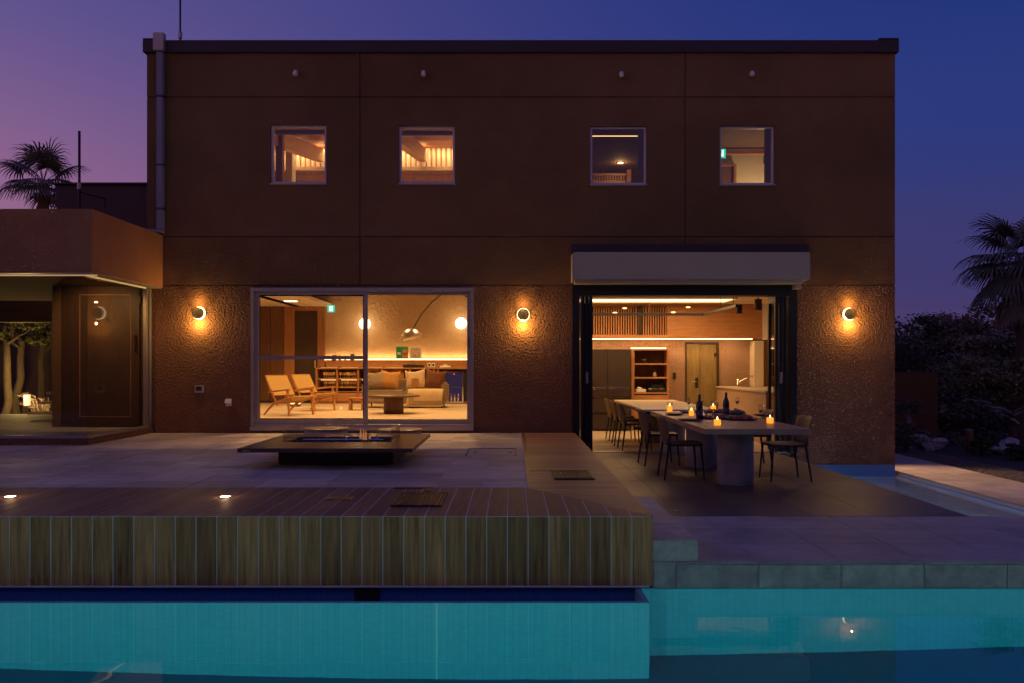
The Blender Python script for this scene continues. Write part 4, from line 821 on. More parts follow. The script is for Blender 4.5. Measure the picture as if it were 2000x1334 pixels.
# =================================================================== UPPER RIGHT ROOMS
uf = struct(BX(.76, 5.93, .251, 7.0, 2.96, 3.06).build('upper_floor', 'oak_x'))
struct(BX(.76, 5.93, .255, 7.0, 5.85, 5.92).build('upper_ceiling', 'dark_plaster'))
struct(BX(.76, 3.25, Y(19.3), Y(19.4), 3.06, 5.85).build('upper_back_wall', 'dark_plaster')); struct(BX(3.25, 5.93, Y(17.2), Y(17.3), 3.06, 5.85).build('upper_back_wall', 'plaster')); struct(BX(3.2, 3.249, .26, Y(19.3), 3.06, 5.85).build('upper_partition', 'plaster'))
D = 16.1; t = thing('linear_light', 'thin warm light line on the dark ceiling of the third upper window', 'lamp', (2.2, Y(D), 5.84)); BX(1.3, X(1248, D), Y(D) - .01, Y(D) + .01, 5.84, 5.849).build('diffuser', 'led_dim', t); BX(1.28, X(1250, D), Y(D) - .035, Y(D) + .035, 5.8495, 5.8499).build('trim', 'bronze', t)
D = F * (5.85 - CZ) / (HY - 317); x = X(1212, D); t = thing('recessed_spot', 'bright recessed ceiling spot seen through the third upper window', 'lamp', (x, Y(D), 5.84)); MB().disc((x, Y(D), 5.838), .055, .011, 18).build('lens', 'downlight', t); MB().lathe((x, Y(D), 5.835), [(.056, 0), (.075, 0), (.075, .0145), (.056, .0145)], 18).build('trim', 'white_paint', t); point('spot', (x, Y(D), 5.80), 8, WARM, .05, t)
t = thing('balustrade', 'small row of pale balusters at the bottom of the third upper window', 'railing', (2.2, Y(18.8), 5.35)); D = 18.8
BX(1.2, X(1222, D), Y(D) - .03, Y(D) + .03, Z(343, D), Z(339, D)).build('rail', 'oak_x', t); BX(1.2, X(1222, D), Y(D) - .03, Y(D) + .03, Z(360, D), Z(353, D)).build('lower_rail', 'oak_x', t)
for i in range(16): x = X(1140 + i * 5.2, D); BX(x - .014, x + .014, Y(D) - .015, Y(D) + .015, Z(353, D), Z(343, D)).build('baluster', 'oak_z', t)
BX(X(1224, D), X(1232, D), Y(D) - .05, Y(D) + .05, 3.07, Z(332, D)).build('newel_post', 'oak_z', t)
D = 17.0; t = thing('upper_door', 'brown door with wooden frame low in the rightmost upper window', 'door', (4.35, Y(D), 3.07)); m = MB().box(X(1436, D), X(1441, D), Y(D) + .1, Y(17.2) - .001, 3.07, Z(322, D)).box(3.26, X(1441, D), Y(D) + .1, Y(17.2) - .001, Z(322, D) + .001, Z(318, D)); m.build('frame', 'oak_z', t); BX(3.26, X(1436, D) - .002, Y(D) + .14, Y(17.2) - .001, 3.07, Z(323, D)).build('leaf', 'walnut', t)
exit_sign(X(1408, 16.6), Y(16.6), Z(309, 16.6), .18, 'green emergency exit sign in the rightmost upper window')
t = thing('assumed_uplight', 'assumed wall-washing lamp hidden below the rightmost upper window', 'lamp', (5.1, Y(16.8), 4.3)); BX(4.9, 5.3, Y(16.75), Y(16.9), 4.2, 4.3).build('body', 'bronze', t); BX(4.93, 5.27, Y(16.78), Y(16.87), 4.3005, 4.306).build('lens', 'led', t); point('assumed_uplight', (5.1, Y(16.7), 4.5), 45, (1, .66, .3), .1, t)  # assumed lamp below the view, for the warm glow on this wall
BX(3.26, 5.92, Y(16.95), Y(17.05), 5.72, 5.80).build('cornice_beam', 'oak_x', uf)
# =================================================================== GROUND, TERRACES, DECK
struct(plate([-400, -12.5, 7.45, 400], [-60, Y(.9), 9.6, 600], lambda x, y: not (-12.5 < x < 7.45 and Y(.9) < y < 9.6), -.6, -.36, 'xy').build('ground', 'soil'))
# wooden deck
PW = .149; XD = 1.01; D2 = 7.38; XI = .136; YF = Y(DF)
deck = struct(MB().box(-6.9, XD - .012, YF + .0018, Y(D2), -.17, LV - .0016).box(XI, XD - .012, Y(D2) + .0001, -.03, -.17, LV - .0016).build('deck', 'grout'))
def ymit(x): return Y(D2) if x <= XI else YF + (XD - x) / (XD - XI) * (D2 - DF)
def xmit(y): return XI if y >= Y(D2) else XD - (y - YF) / (D2 - DF) * (XD - XI)
def prism(poly, z0, z1):
    n = len(poly); return MB().add([(x, y, z0) for x, y in poly] + [(x, y, z1) for x, y in poly], [tuple(range(n))[::-1], tuple(range(n, 2 * n))] + [(i, (i + 1) % n, n + (i + 1) % n, n + i) for i in range(n)])
gp_ = .0036; shared = None
for k in range(53):
    x1 = XD - k * PW - gp_; x0 = x1 - PW + 2 * gp_
    if k == 0: x1 += gp_
    if shared is None or k < 1:
        o = BX(x0, x1, YF, YF + .011, -.172, LV - .006).build('plank', 'plank_vertical', deck, .0012)
        if k == 1: shared = o
    elif shared is not None:
        o = shared.copy(); COL.objects.link(o); o.location = (-(k - 1) * PW, 0, 0)
    e0, e1 = ymit(x0), ymit(x1)
    prism([(x0, YF + .003), (x1, YF + .003), (x1, max(e1 - .003, YF + .006)), (x0, e0 - .003)], LV - .011, LV).build('plank', 'plank_along', deck, .0012)
BX(-6.9, XD - .02, YF + .002, YF + .03, -.186, -.1725).build('edge_trim', 'white_paint', deck)
y = YF + .004; i = 0
while y < -.04:
    y1 = min(y + PW - .006, -.034); a, b = xmit(y), xmit(y1)
    prism([(a + .004, y), (XD, y), (XD, y1), (b + .004, y1)], LV - .011, LV).build('plank', 'plank_across', deck, .0012); y += PW
for z0, z1 in ((-.17, .075), (.081, LV - .006)): BX(XD - .0115, XD - .0005, YF + .012, -.04, z0, z1).build('side_board', 'plank_along', deck)
# dark strips standing in for the shaded groove of the walkway hatch
tr = MB().box(.17, .185, Y(8.52), -.05, LV + .0005, LV + .004).box(.185, .66, Y(8.52), Y(8.52) + .015, LV + .0005, LV + .004); tr.build('trim', 'black_metal', deck)
# left terrace of travertine
ter = struct(BX(-9, XI - .001, Y(D2) + .003, -.03, -.1, LV - .0055).build('terrace', 'travertine_grout'))
rg = random.Random(11); mod = .203; nx, ny = int((XI + 8.2) / mod) , int((-.04 - Y(D2)) / mod) + 1; used = set()
for j in range(ny):
    for i in range(nx):
        if (i, j) in used: continue
        opts = [(3, 2), (4, 2), (2, 2), (3, 3), (2, 3), (4, 3), (2, 1), (1, 1), (1, 2), (3, 1)]; w8 = [7, 5, 5, 4, 4, 3, 1.2, .4, .8, 1]
        while True:
            a, b = rg.choices(opts, w8)[0]
            if all((i + p, j + q) not in used and i + p < nx and j + q < ny for p in range(a) for q in range(b)): break
            if not any(all((i + p, j + q) not in used and i + p < nx and j + q < ny for p in range(u) for q in range(v)) for u, v in opts): a = b = 1; break
        for p in range(a):
            for q in range(b): used.add((i + p, j + q))
        x1 = XI - .004 - i * mod; x0 = x1 - a * mod + .005; y0 = Y(D2) + .006 + j * mod; y1 = min(y0 + b * mod - .005, -.032)
        if y1 - y0 < .03 or (x1 < -6 and y0 > -1.8): continue
        h = rg.uniform(-.0015, .0015); BX(x0, x1, y0, y1, LV - .0145, LV - .003 + h).build('paver', 'travertine', ter, .002)
# access hatch
t = thing('access_hatch', 'thin dark rectangular outline of an access hatch in the stone terrace', 'hatch', (-.25, Y(10.4), LV)); m = MB().box(-.56, .05, Y(10.84), Y(10.84) + .018, LV - .001, LV + .004).box(-.56, -.548, Y(9.98), Y(10.84), LV - .001, LV + .004).box(.04, .052, Y(9.98), Y(10.84), LV - .001, LV + .004); m.build('rim', 'black_metal', t)
for x in (-.46, -.02): MB().disc((x, Y(10.35), LV - .001), .018, .006, 12).build('lift_pin', 'chrome', t)
# grates
def grate(x0, x1, d0, d1, lb):
    t = thing('floor_grate', lb, 'grate', ((x0 + x1) / 2, Y(d0), LV), 'linear floor grates'); BX(x0, x1, Y(d0), Y(d1), LV + .0005, LV + .003).build('tray', 'black_plastic', t)
    n = 16
    for i in range(n): x = x0 + (x1 - x0) * (i + .5) / n; BX(x - .005, x + .005, Y(d0) + .01, Y(d1) - .01, LV + .0032, LV + .016).build('bar', 'grate_bronze', t)
    BX(x0, x1, Y(d0), Y(d0) + .009, LV + .0032, LV + .013).build('frame_bar', 'bronze', t); BX(x0, x1, Y(d1) - .009, Y(d1), LV + .0032, LV + .013).build('frame_bar', 'bronze', t)
grate(-.93, -.54, 6.36, 7.0, 'dark slotted floor grate on the front deck near the middle'); grate(.40, .785, 7.87, 8.48, 'dark slotted floor grate in the wooden walkway before the folding door')
t = thing('floor_plate', 'small bronze cover plate on the deck left of the front grate', 'plate', (X(664, 6.75), Y(6.75), LV)); x = X(664, 6.75); BX(x - .10, x + .10, Y(6.68), Y(6.83), LV + .0005, LV + .005).build('plate', 'gold_foil', t)
for k in range(6): BX(x - .08 + k * .03, x - .068 + k * .03, Y(6.70), Y(6.81), LV + .0052, LV + .007).build('rib', 'bronze', t)
t = thing('deck_slot', 'dark recessed slot at the back edge of the front deck', 'slot', (X(808, 7.3), Y(7.3), LV)); BX(X(770, 7.33), X(845, 7.33), Y(7.30), Y(7.375), LV + .0005, LV + .004).build('lid', 'black_metal', t); BX(X(829, 7.2), X(845, 7.2), Y(7.12), Y(7.299), LV + .0005, LV + .004).build('tab', 'black_metal', t)
for px, lb in ((20, 'glowing recessed deck lamp at the far left'), (440, 'glowing recessed deck lamp left of the fire table')):
    D = 6.83; x, y = X(px, D), Y(D); t = thing('deck_lamp', lb, 'lamp', (x, y, LV), 'recessed deck lamps'); MB().lathe((x, y, LV + .0005), [(.042, 0), (.056, 0), (.054, .006), (.042, .006)], 24).build('rim', 'chrome', t); MB().disc((x, y, LV + .0005), .042, .005, 24).build('lens', 'deck_lamp', t)
    point('deck_light', (x, y, LV + .05), .35, WARM2, .03, t)
# right stone terrace
st = struct(BX(XD + .001, 12, YF + .002, Y(7.774) - .003, -.19, -.004).build('stone_terrace', 'travertine_grout')); TX = 1.175
xj = [TX + .594 * k for k in range(-1, 19)]
for a, b in zip(xj, xj[1:]):
    a = max(a, XD + .001)
    for k in range(3): BX(a + .002, b - .002, YF + (k * .6 + .002 if k else -.004), YF + (k + 1) * .6 - (.005 if k == 2 else .002), -.02, random.Random(int(a * 99) + k).uniform(-.001, .001)).build('slab', 'limestone', st, .003)
    BX(a + .003, b - .003, YF - .001, YF + .0215, -.192, -.0204).build('edge_stone', 'limestone_front_lit', st, .003)
stp = thing('stone_step', 'single pale stone step against the right side of the wooden deck', 'step', (1.17, YF + 1, 0))
for a, b in ((0, .64), (.64, 1.28), (1.28, 1.93)): BX(XD + .002, 1.335, YF + a + .003, YF + b - .003, .002, .152).build('block', 'limestone_front_lit' if a == 0 else 'limestone', stp, .004)
# dark tiled dining terrace
XM = 4.277
dt_ = struct(BX(XD + .001, XM - .002, Y(7.774), .25, -.6, -.0015).build('dining_terrace', 'dark_joint'))
xs = [XD + .002, 1.58, 2.18, 2.80, 3.42, XM]
for a, b in zip(xs, xs[1:]):
    for k in range(5):
        y0 = Y(7.774) + k * 1.2; y1 = min(y0 + 1.2, .035)
        BX(a + .0015, b - .0015, y0 + .0015, y1 - .0015, -.0115, 0).build('floor_tile', 'dark_tile', dt_, .0015)
D = 8.06; x, y = X(1323, D), Y(D); t = thing('floor_spot', 'tiny metal floor spot at the corner of the dark dining terrace', 'lamp', (x, y, 0)); MB().lathe((x, y, .0005), [(.02, 0), (.038, 0), (.036, .006), (.02, .006)], 20).build('rim', 'chrome', t); MB().disc((x, y, .0005), .02, .004, 16).build('lens', 'black_plastic', t)
# shallow basin along the facade, path
struct(BX(XM, 6.24, Y(7.774), .02, -.62, -.50).build('basin_floor', 'basin_floor')); bb = struct(BX(XM - .0015, XM + .012, Y(7.774), .0, -.6, -.013).build('basin_wall', 'basin_tile'))
struct(BX(XM + .013, XR, .003, .022, -.6, -.192).build('basin_wall', 'basin_tile')); struct(BX(XM + .013, 6.24, Y(7.774), Y(7.774) + .014, -.6, -.03).build('basin_wall', 'basin_tile')); struct(BX(6.225, 6.24, Y(7.79), .0, -.6, -.36).build('basin_wall', 'basin_tile'))
struct(MB().add([(XM + .013, Y(7.79), -.37), (6.224, Y(7.79), -.37), (6.224, .002, -.37), (XM + .013, .002, -.37)], [(0, 1, 2, 3)]).build('basin_water', 'basin_water'))
for i, yy in enumerate((-1.2, -3.4)):  # assumed submerged lamps, added for the pale light in the basin
    t = thing('assumed_basin_lamp', 'assumed submerged lamp in the %s part of the shallow basin' % ('far', 'near')[i], 'lamp', (XM + .03, yy, -.45), 'assumed basin lamps'); MB().disc((XM + .013, yy, -.44), .035, .012, 16, 'x').build('lens', 'pool_lens', t); point('basin_light', (XM + .08, yy, -.43), 40, (.70, .82, 1), .03, t)
pth = struct(BX(6.241, 7.45, Y(7.775), 16, -.6, -.325).build('path', 'travertine_grout'))
y = Y(7.78)
while y < 16:
    BX(6.243, 7.448, y + .002, min(y + .9, 16) - .002, -.3245, -.30).build('slab', 'limestone', pth, .003); y += .9
gr = struct(BX(7.452, 8.35, Y(6), 16, -.5, -.325).build('gravel_strip', 'gravel'))
# stones of the gravel, real pebbles
m = MB(); rg = random.Random(21)
for i in range(2200):
    x, y = rg.uniform(7.47, 8.33), rg.uniform(-3.2, 5); s = rg.uniform(.012, .034)
    vs = [Vector((rg.uniform(.7, 1.2) * a, rg.uniform(.7, 1.2) * b, rg.uniform(.5, .8) * c)) * s + Vector((x, y, -.325 + s * .2)) for a, b, c in ((1, 0, 0), (0, 1, 0), (-1, 0, 0), (0, -1, 0), (0, 0, 1))]
    m.add(vs, [(0, 1, 4), (1, 2, 4), (2, 3, 4), (3, 0, 4)])
tag(m.build('pebbles', 'gravel', None, recalc=False), 'loose grey pebbles covering the strip beside the path', 'pebbles', kind='stuff')
# =================================================================== POOL
WZ = -.2; DB = 5.63; XBK = .928; PD = -1.58
struct(BX(-12.4, 12, Y(.95), Y(6.4), PD - .2, PD).build('pool_floor', 'pool_floor'))
struct(BX(-12.4, XBK, Y(DB), Y(DB) + .035, PD, WZ + .004).build('pool_wall', 'pool_tile')); struct(BX(XBK - .035, XBK, Y(DB) + .0351, Y(6.07), PD, WZ + .004).build('pool_wall', 'pool_tile'))
struct(BX(XBK + .0005, 12, Y(5.992), Y(6.2), PD, -.193).build('pool_wall', 'pool_tile'))
struct(BX(-12.4, XD, Y(6.08), Y(6.3), -.7, -.171).build('gutter_wall', 'gutter_tile')); struct(BX(-12.4, XBK - .036, Y(DB) + .036, Y(6.08), -.7, -.40).build('gutter_floor', 'gutter_tile'))
struct(BX(-12.4, 12, Y(.6), Y(.95), PD, -.08).build('pool_wall', 'pool_tile')); struct(BX(-12.6, -12.4, Y(.6), Y(6.3), PD, -.05).build('pool_wall', 'pool_tile')); struct(BX(12, 12.2, Y(.6), Y(7.7), PD, -.05).build('pool_wall', 'pool_tile'))
struct(BX(-14, 14, Y(-8), Y(.6) - .001, -.6, -.06).build('near_terrace', 'limestone'))
t = thing('skimmer_opening', 'dark skimmer opening in the blue gutter under the deck', 'opening', (X(716, 6.07), Y(6.07), -.35)); BX(X(692, 6.07), X(741, 6.07), Y(6.07), Y(6.079), -.36, -.18).build('mouth', 'black_plastic', t)
t = thing('tile_joint', 'thin pale vertical joint in the pool wall under the deck', 'joint', (X(853, DB), Y(DB), PD)); BX(X(853, DB) - .008, X(853, DB) + .008, Y(DB) - .003, Y(DB) - .0005, PD, WZ).build('strip', 'white_paint', t)
wp = [(-12.5, Y(.85)), (12.1, Y(.85)), (12.1, Y(6.06)), (XBK - .015, Y(6.06)), (XBK - .015, Y(DB) + .015), (-12.5, Y(DB) + .015)]
struct(prism(wp, PD - .1, WZ).build('pool_water', 'pool_water'))
for i, x in enumerate((-7.2, -4.2, -1.4, 1.4, 4.2, 7.2)):  # assumed pool lamps out of view, added to light the water
    t = thing('assumed_pool_lamp', 'assumed underwater lamp in the near pool wall, number %d' % (i + 1), 'lamp', (x, Y(.96), -.7), 'assumed underwater pool lamps'); t['label'] = 'assumed round underwater lamp in the near pool wall, %s from the left' % ('first', 'second', 'third', 'fourth', 'fifth', 'sixth')[i]
    MB().disc((x, Y(.951), -.5), .13, .02, 24, 'y').build('lens', 'pool_lens', t); MB().lathe((x, Y(.951), -.5), [(.131, 0), (.16, 0), (.16, .025), (.131, .025)], 24, 'y').build('ring', 'chrome', t)
    point('pool_light', (x, Y(1.02), -.5), 168, (.80, .98, 1), .12, t, 'SPOT', spot=150, rot=(R(90), 0, 0))
# =================================================================== DINING SET
DT0, DT1, TX0, TX1, TZ = 8.75, 12.2, 2.03, 3.15, .74
t = thing('dining_table', 'long brown outdoor dining table on two concrete drums', 'table', (2.6, Y(10.5), 0)); BX(TX0, TX1, Y(DT0), Y(DT1), TZ - .06, TZ).build('tabletop', 'table_top', t, .004)
MB().disc((2.655, Y(9.9), .001), .212, TZ - .062, 40, 'z', .006).build('drum_leg', 'concrete', t); MB().disc((2.64, Y(11.6), .001), .212, TZ - .062, 40, 'z', .006).build('drum_leg', 'concrete', t); BX(2.5, 2.8, Y(9.75), Y(10.05), TZ - .09, TZ - .0605).build('bracket', 'black_metal', t)
t = thing('indoor_table', 'pale-topped dining table continuing indoors behind the brown one', 'table', (2.57, Y(14.4), 0)); BX(1.99, 3.15, Y(12.62), Y(16.2), TZ - .035, TZ).build('tabletop', 'table_top_pale', t, .004); BX(2.02, 3.12, Y(12.64), Y(16.18), TZ - .07, TZ - .0355).build('apron', 'black_metal', t)
for d in (13.5, 15.3): MB().disc((2.6, Y(d), .001), .2, TZ - .072, 32).build('drum_leg', 'concrete', t)
def dining_chair():
    t = thing('dining_chair', 'x', 'chair', (0, 0, 0), 'dining chairs'); m = MB(); n = 12
    vs = []; fs = []
    for k, zo in ((0, .452), (1, .436)):                    # dished seat with rounded outline
        for i in range(n + 1):
            for j in range(n + 1):
                u, v = i / n * 2 - 1, j / n * 2 - 1; q = 1 - .07 * (u * u * v * v); vs.append((u * .235 * q, v * .24 * q * (1 + .04 * u), zo - .018 * (1 - u * u) * (1 - v * v) + .012 * max(0, -u) ** 3))
    N = (n + 1) ** 2
    for k in (0, 1):
        for i in range(n):
            for j in range(n): fs.append((k * N + i * (n + 1) + j, k * N + (i + 1) * (n + 1) + j, k * N + (i + 1) * (n + 1) + j + 1, k * N + i * (n + 1) + j + 1))
    for i in range(n):
        for a, b in ((i * (n + 1), (i + 1) * (n + 1)), (i * (n + 1) + n, (i + 1) * (n + 1) + n), (i, i + 1), (n * (n + 1) + i, n * (n + 1) + i + 1)): fs.append((a, b, b + N, a + N))
    m.add(vs, fs, True); m.build('seat', 'chair_seat', t)
    m = MB(); vs = []; fs = []; nv = 8; nu = 12
    for k in (0, 1):
        for j in range(nv + 1):
            for i in range(nu + 1):
                u = i / nu * 2 - 1; v = j / nv; rr = .24 * (1 - .10 * (abs(u) ** 8) * 0) * (1 + .03 * v); z = .45 + .335 * v - .02 * abs(u) ** 6 * (1 if v > .8 else 0)
                x = -.225 - .075 * v + .055 * u * u - (.012 if k else 0); vs.append((x, u * rr, z))
    N = (nu + 1) * (nv + 1)
    for k in (0, 1):
        for j in range(nv):
            for i in range(nu): fs.append((k * N + j * (nu + 1) + i, k * N + j * (nu + 1) + i + 1, k * N + (j + 1) * (nu + 1) + i + 1, k * N + (j + 1) * (nu + 1) + i))
    for i in range(nu):
        for a in (i, nv * (nu + 1) + i): fs.append((a, a + 1, a + 1 + N, a + N))
    for j in range(nv):
        for a in (j * (nu + 1), j * (nu + 1) + nu): fs.append((a, a + nu + 1, a + nu + 1 + N, a + N))
    m.add(vs, fs, True); m.build('backrest', 'chair_seat', t)
    for sy in (-1, 1):
        MB().tube([(.20, sy * .205, .44), (.235, sy * .235, 0)], [.016, .011], 8).build('leg', 'chair_leg', t); MB().tube([(-.205, sy * .215, .52), (-.20, sy * .21, .40), (-.255, sy * .24, 0)], [.014, .017, .011], 8).build('leg', 'chair_leg', t)
    MB().bar((-.2, 0, .425), (.2, 0, .425), .40, .018).build('seat_frame', 'chair_leg', t)
    return t
dc = dining_chair(); spots = [(2.12, 10.42, 0, 'dining chair on the left of the outdoor table, nearest to the pool'), (2.10, 11.88, 3, 'dining chair on the left of the outdoor table, nearer to the doorway'),
    (3.36, 10.28, 180, 'dining chair on the right of the outdoor table, nearest to the pool'), (3.36, 11.75, 177, 'dining chair on the right of the outdoor table, nearer to the doorway'),
    (2.06, 13.95, 2, 'dining chair left of the indoor table, first inside the doorway'), (2.06, 14.85, -2, 'dining chair left of the indoor table, middle of three'), (2.06, 15.75, 1, 'dining chair left of the indoor table, deepest in the kitchen'),
    (3.2, 14.2, 180, 'dining chair right of the indoor table, nearer to the doorway'), (3.2, 15.3, 178, 'dining chair right of the indoor table, deeper in the kitchen')]
for i, (x, d, a, lb) in enumerate(spots):
    o = dc if i == 0 else copy_tree(dc); o.location = (x, Y(d), 0); o.rotation_euler.z = R(a); o['label'] = lb
def at_table(px, py): D = F * (CZ - TZ) / (py - HY); return X(px, D), Y(D)
tz = TZ + .0005
for px, py, h, r, lb in ((1308, 805, .15, .045, 'tall candle jar at the left edge of the outdoor table'), (1350.5, 813, .13, .04, 'candle jar behind the left wine bottle'), (1393, 806, .16, .045, 'tall candle jar among the food platters'), (1401, 832, .115, .045, 'candle jar near the front edge of the table'), (1504, 828, .115, .045, 'candle jar near the right front corner of the table')):
    x, y = at_table(px, py); t = thing('candle', lb, 'candle', (x, y, tz), 'lit candle jars'); MB().lathe((x, y, tz), [(r, .002), (r, h), (r - .004, h), (r - .004, .006), (.0001, .006), (.0001, .002)], 20).build('jar', 'wine_glass', t); MB().disc((x, y, tz + .008), r - .006, h * .55, 18).build('wax', 'candle_wax', t)
    MB().lathe((x, y, tz + h * .57), [(.0001, 0), (.007, .01), (.006, .02), (.0001, .04)], 10).build('flame', 'candle_flame', t); point('candle_light', (x, y, tz + h * .62), .5, (1, .45, .12), .012, t)
for px, py, lb in ((1366, 819, 'dark wine bottle standing left among the platters'), (1418, 812, 'dark wine bottle standing right among the platters')):
    x, y = at_table(px, py); t = thing('wine_bottle', lb, 'bottle', (x, y, tz), 'wine bottles on the table'); MB().lathe((x, y, tz), [(.0001, 0), (.04, 0), (.043, .01), (.043, .15), (.038, .19), (.020, .235), (.0155, .255), (.0001, .256)], 20).build('bottle', 'bottle_glass', t); MB().lathe((x, y, tz), [(.0155, .25), (.0165, .255), (.0165, .31), (.0001, .312)], 16).build('foil', 'bottle_glass', t); MB().lathe((x, y, tz), [(.0436, .05), (.0436, .11)], 20).build('label', 'bottle_label', t)
for px, py, lb in ((1345, 803, 'champagne glass at the left rear of the outdoor table'), (1379, 826, 'champagne glass beside the left wine bottle'), (1440, 802, 'champagne glass behind the right platter'), (1486, 823, 'champagne glass right of the platters')):
    x, y = at_table(px, py); t = thing('champagne_glass', lb, 'glass', (x, y, tz), 'champagne glasses'); MB().lathe((x, y, tz), [(.0001, .001), (.034, .001), (.030, .004), (.005, .01), (.004, .085), (.02, .105), (.030, .15), (.026, .2), (.0248, .2), (.0285, .15), (.018, .107), (.0001, .095)], 18).build('glass', 'wine_glass', t); MB().lathe((x, y, tz), [(.0001, .097), (.017, .108), (.027, .142), (.0001, .142)], 14).build('wine', 'gold_foil', t)
for px, py, r, lb in ((1318, 811, .13, 'dark blue plate at the left edge of the table'), (1346, 822, .14, 'dark blue plate left of the wine bottle'), (1345, 807, .12, 'dark plate at the rear of the table'), (1491, 813, .13, 'dark blue plate right of the platters')):
    x, y = at_table(px, py); t = thing('plate', lb, 'plate', (x, y, tz), 'dark plates'); MB().lathe((x, y, tz), [(.0001, .002), (r * .6, .001), (r, .016), (r - .004, .02), (r * .6, .006), (.0001, .006)], 28).build('dish', 'plate_blue', t)
    MB().lathe((x, y, tz + .0205), [(r - .006, 0), (r - .001, .001), (r - .005, .003)], 28).build('rim', 'dark_grey_metal', t)
rg = random.Random(4)
for px, py, r, mats, lb in ((1400, 818, .22, ('food_red', 'food_brown', 'food_brown', 'food_red'), 'platter heaped with red meat and bread before the right bottle'), (1447, 820, .2, ('food_green', 'food_brown', 'food_green', 'food_red'), 'platter of green salad and fruit at the right'), (1400, 806, .18, ('food_red', 'food_brown', 'food_red'), 'platter of bread and tomatoes behind the bottles'), (1436, 809, .15, ('food_green', 'food_brown'), 'bowl of dark greens behind the right platter')):
    x, y = at_table(px, py); t = thing('food_platter', lb, 'food', (x, y, tz), 'food platters'); MB().lathe((x, y, tz), [(.0001, .002), (r * .8, .001), (r, .018), (r - .004, .021), (r * .8, .008), (.0001, .008)], 28).build('dish', 'plate_blue', t)
    for k in range(26): a = rg.uniform(0, 6.28); q = r * .78 * math.sqrt(rg.random()); s = rg.uniform(.02, .042); MB().ico((x + q * math.cos(a), y + q * math.sin(a), tz + .022 + rg.uniform(0, .035) * (1 - q / r)), s, 1, .4, k, (1.2, 1, .7)).build('morsel', rg.choice(mats), t)
# =================================================================== FIRE TABLE AND POUFS
fz = LV + .22; ft = thing('fire_table', 'low dark square fire table with glass guards on the stone terrace', 'fire table', (-1.94, Y(9.6), LV))
fx0, fx1, fd0, fd1 = -2.85, -1.03, 8.63, 10.5; px0, px1, pd0, pd1 = -2.55, -1.375, 9.36, 10.06
plate([fx0, px0, px1, fx1], [Y(fd0), Y(pd0), Y(pd1), Y(fd1)], lambda x, y: not (px0 < x < px1 and Y(pd0) < y < Y(pd1)), fz - .042, fz, 'xy').build('top', 'fire_top', ft, .004)
BX(-2.54, -1.29, Y(9.05), Y(10.15), LV + .012, fz - .0425).build('base', 'fire_base', ft, .003); BX(-2.45, -1.38, Y(9.15), Y(10.05), LV - .002, LV + .0115).build('foot', 'black_plastic', ft)
m = MB(); rg = random.Random(9)
for i in range(260): m.ico((rg.uniform(px0 + .03, px1 - .03), rg.uniform(Y(pd0) + .03, Y(pd1) - .03), fz - .03), rg.uniform(.014, .028), 1, .4, i)
tag(m.build('lava_stones', 'lava_rock', ft), kind='stuff')
MB().tube([(px0 + .12, Y(9.7), fz - .002), (px1 - .12, Y(9.7), fz - .002)], .01, 8).build('burner_pipe', 'chrome', ft)
gh = .15
for a in ((px0 - .02, px1 + .02, Y(pd0) - .022, Y(pd0) - .014), (px0 - .02, px1 + .02, Y(pd1) + .014, Y(pd1) + .022), (px0 - .022, px0 - .014, Y(pd0) - .013, Y(pd1) + .013), (px1 + .014, px1 + .022, Y(pd0) - .013, Y(pd1) + .013)):
    q = BX(*a, fz + .001, fz + gh).build('glass_guard', 'guard_glass', ft); 
    xs2 = [a[0], a[1]]
for cx_ in (px0 - .018, px1 + .018):
    for cy_ in (Y(pd0) - .018, Y(pd1) + .018): BX(cx_ - .006, cx_ + .006, cy_ - .006, cy_ + .006, fz + .0005, fz + .02).build('guard_clip', 'chrome', ft)
rg = random.Random(2)
for k in range(7):
    x = -1.72 + rg.uniform(-.06, .06) if k < 5 else rg.uniform(px0 + .2, px1 - .2); y = Y(9.7) + rg.uniform(-.05, .05); h = rg.uniform(.07, .17) if k < 5 else .05
    MB().lathe((x, y, fz - .01), [(.0001, 0), (.012, .01), (.014, h * .3), (.007, h * .7), (.0001, h)], 8).build('flame', 'flame' if k < 5 else 'flame_blue', ft)
BX(fx0 + .05, fx0 + .13, Y(fd0) - .0015, Y(fd0) - .0003, fz - .03, fz - .016).build('maker_plate', 'aluminium', ft)
for px, py, lb in ((637, 836, 'low round pouf table behind the fire table, left one'), (782, 838, 'low round pouf table behind the fire table, right one')):
    D = 11.9; x, y = X(px, D), Y(D); z = Z(py, D); t = thing('pouf_table', lb, 'pouf', (x, y, LV), 'round pouf tables'); MB().disc((x, y, LV - .002), .30, z - LV - .02, 40, 'z', .01).build('drum', 'stool_body', t); MB().disc((x, y, z - .0215), .322, .022, 44, 'z', .004).build('tabletop', 'stool_top', t)
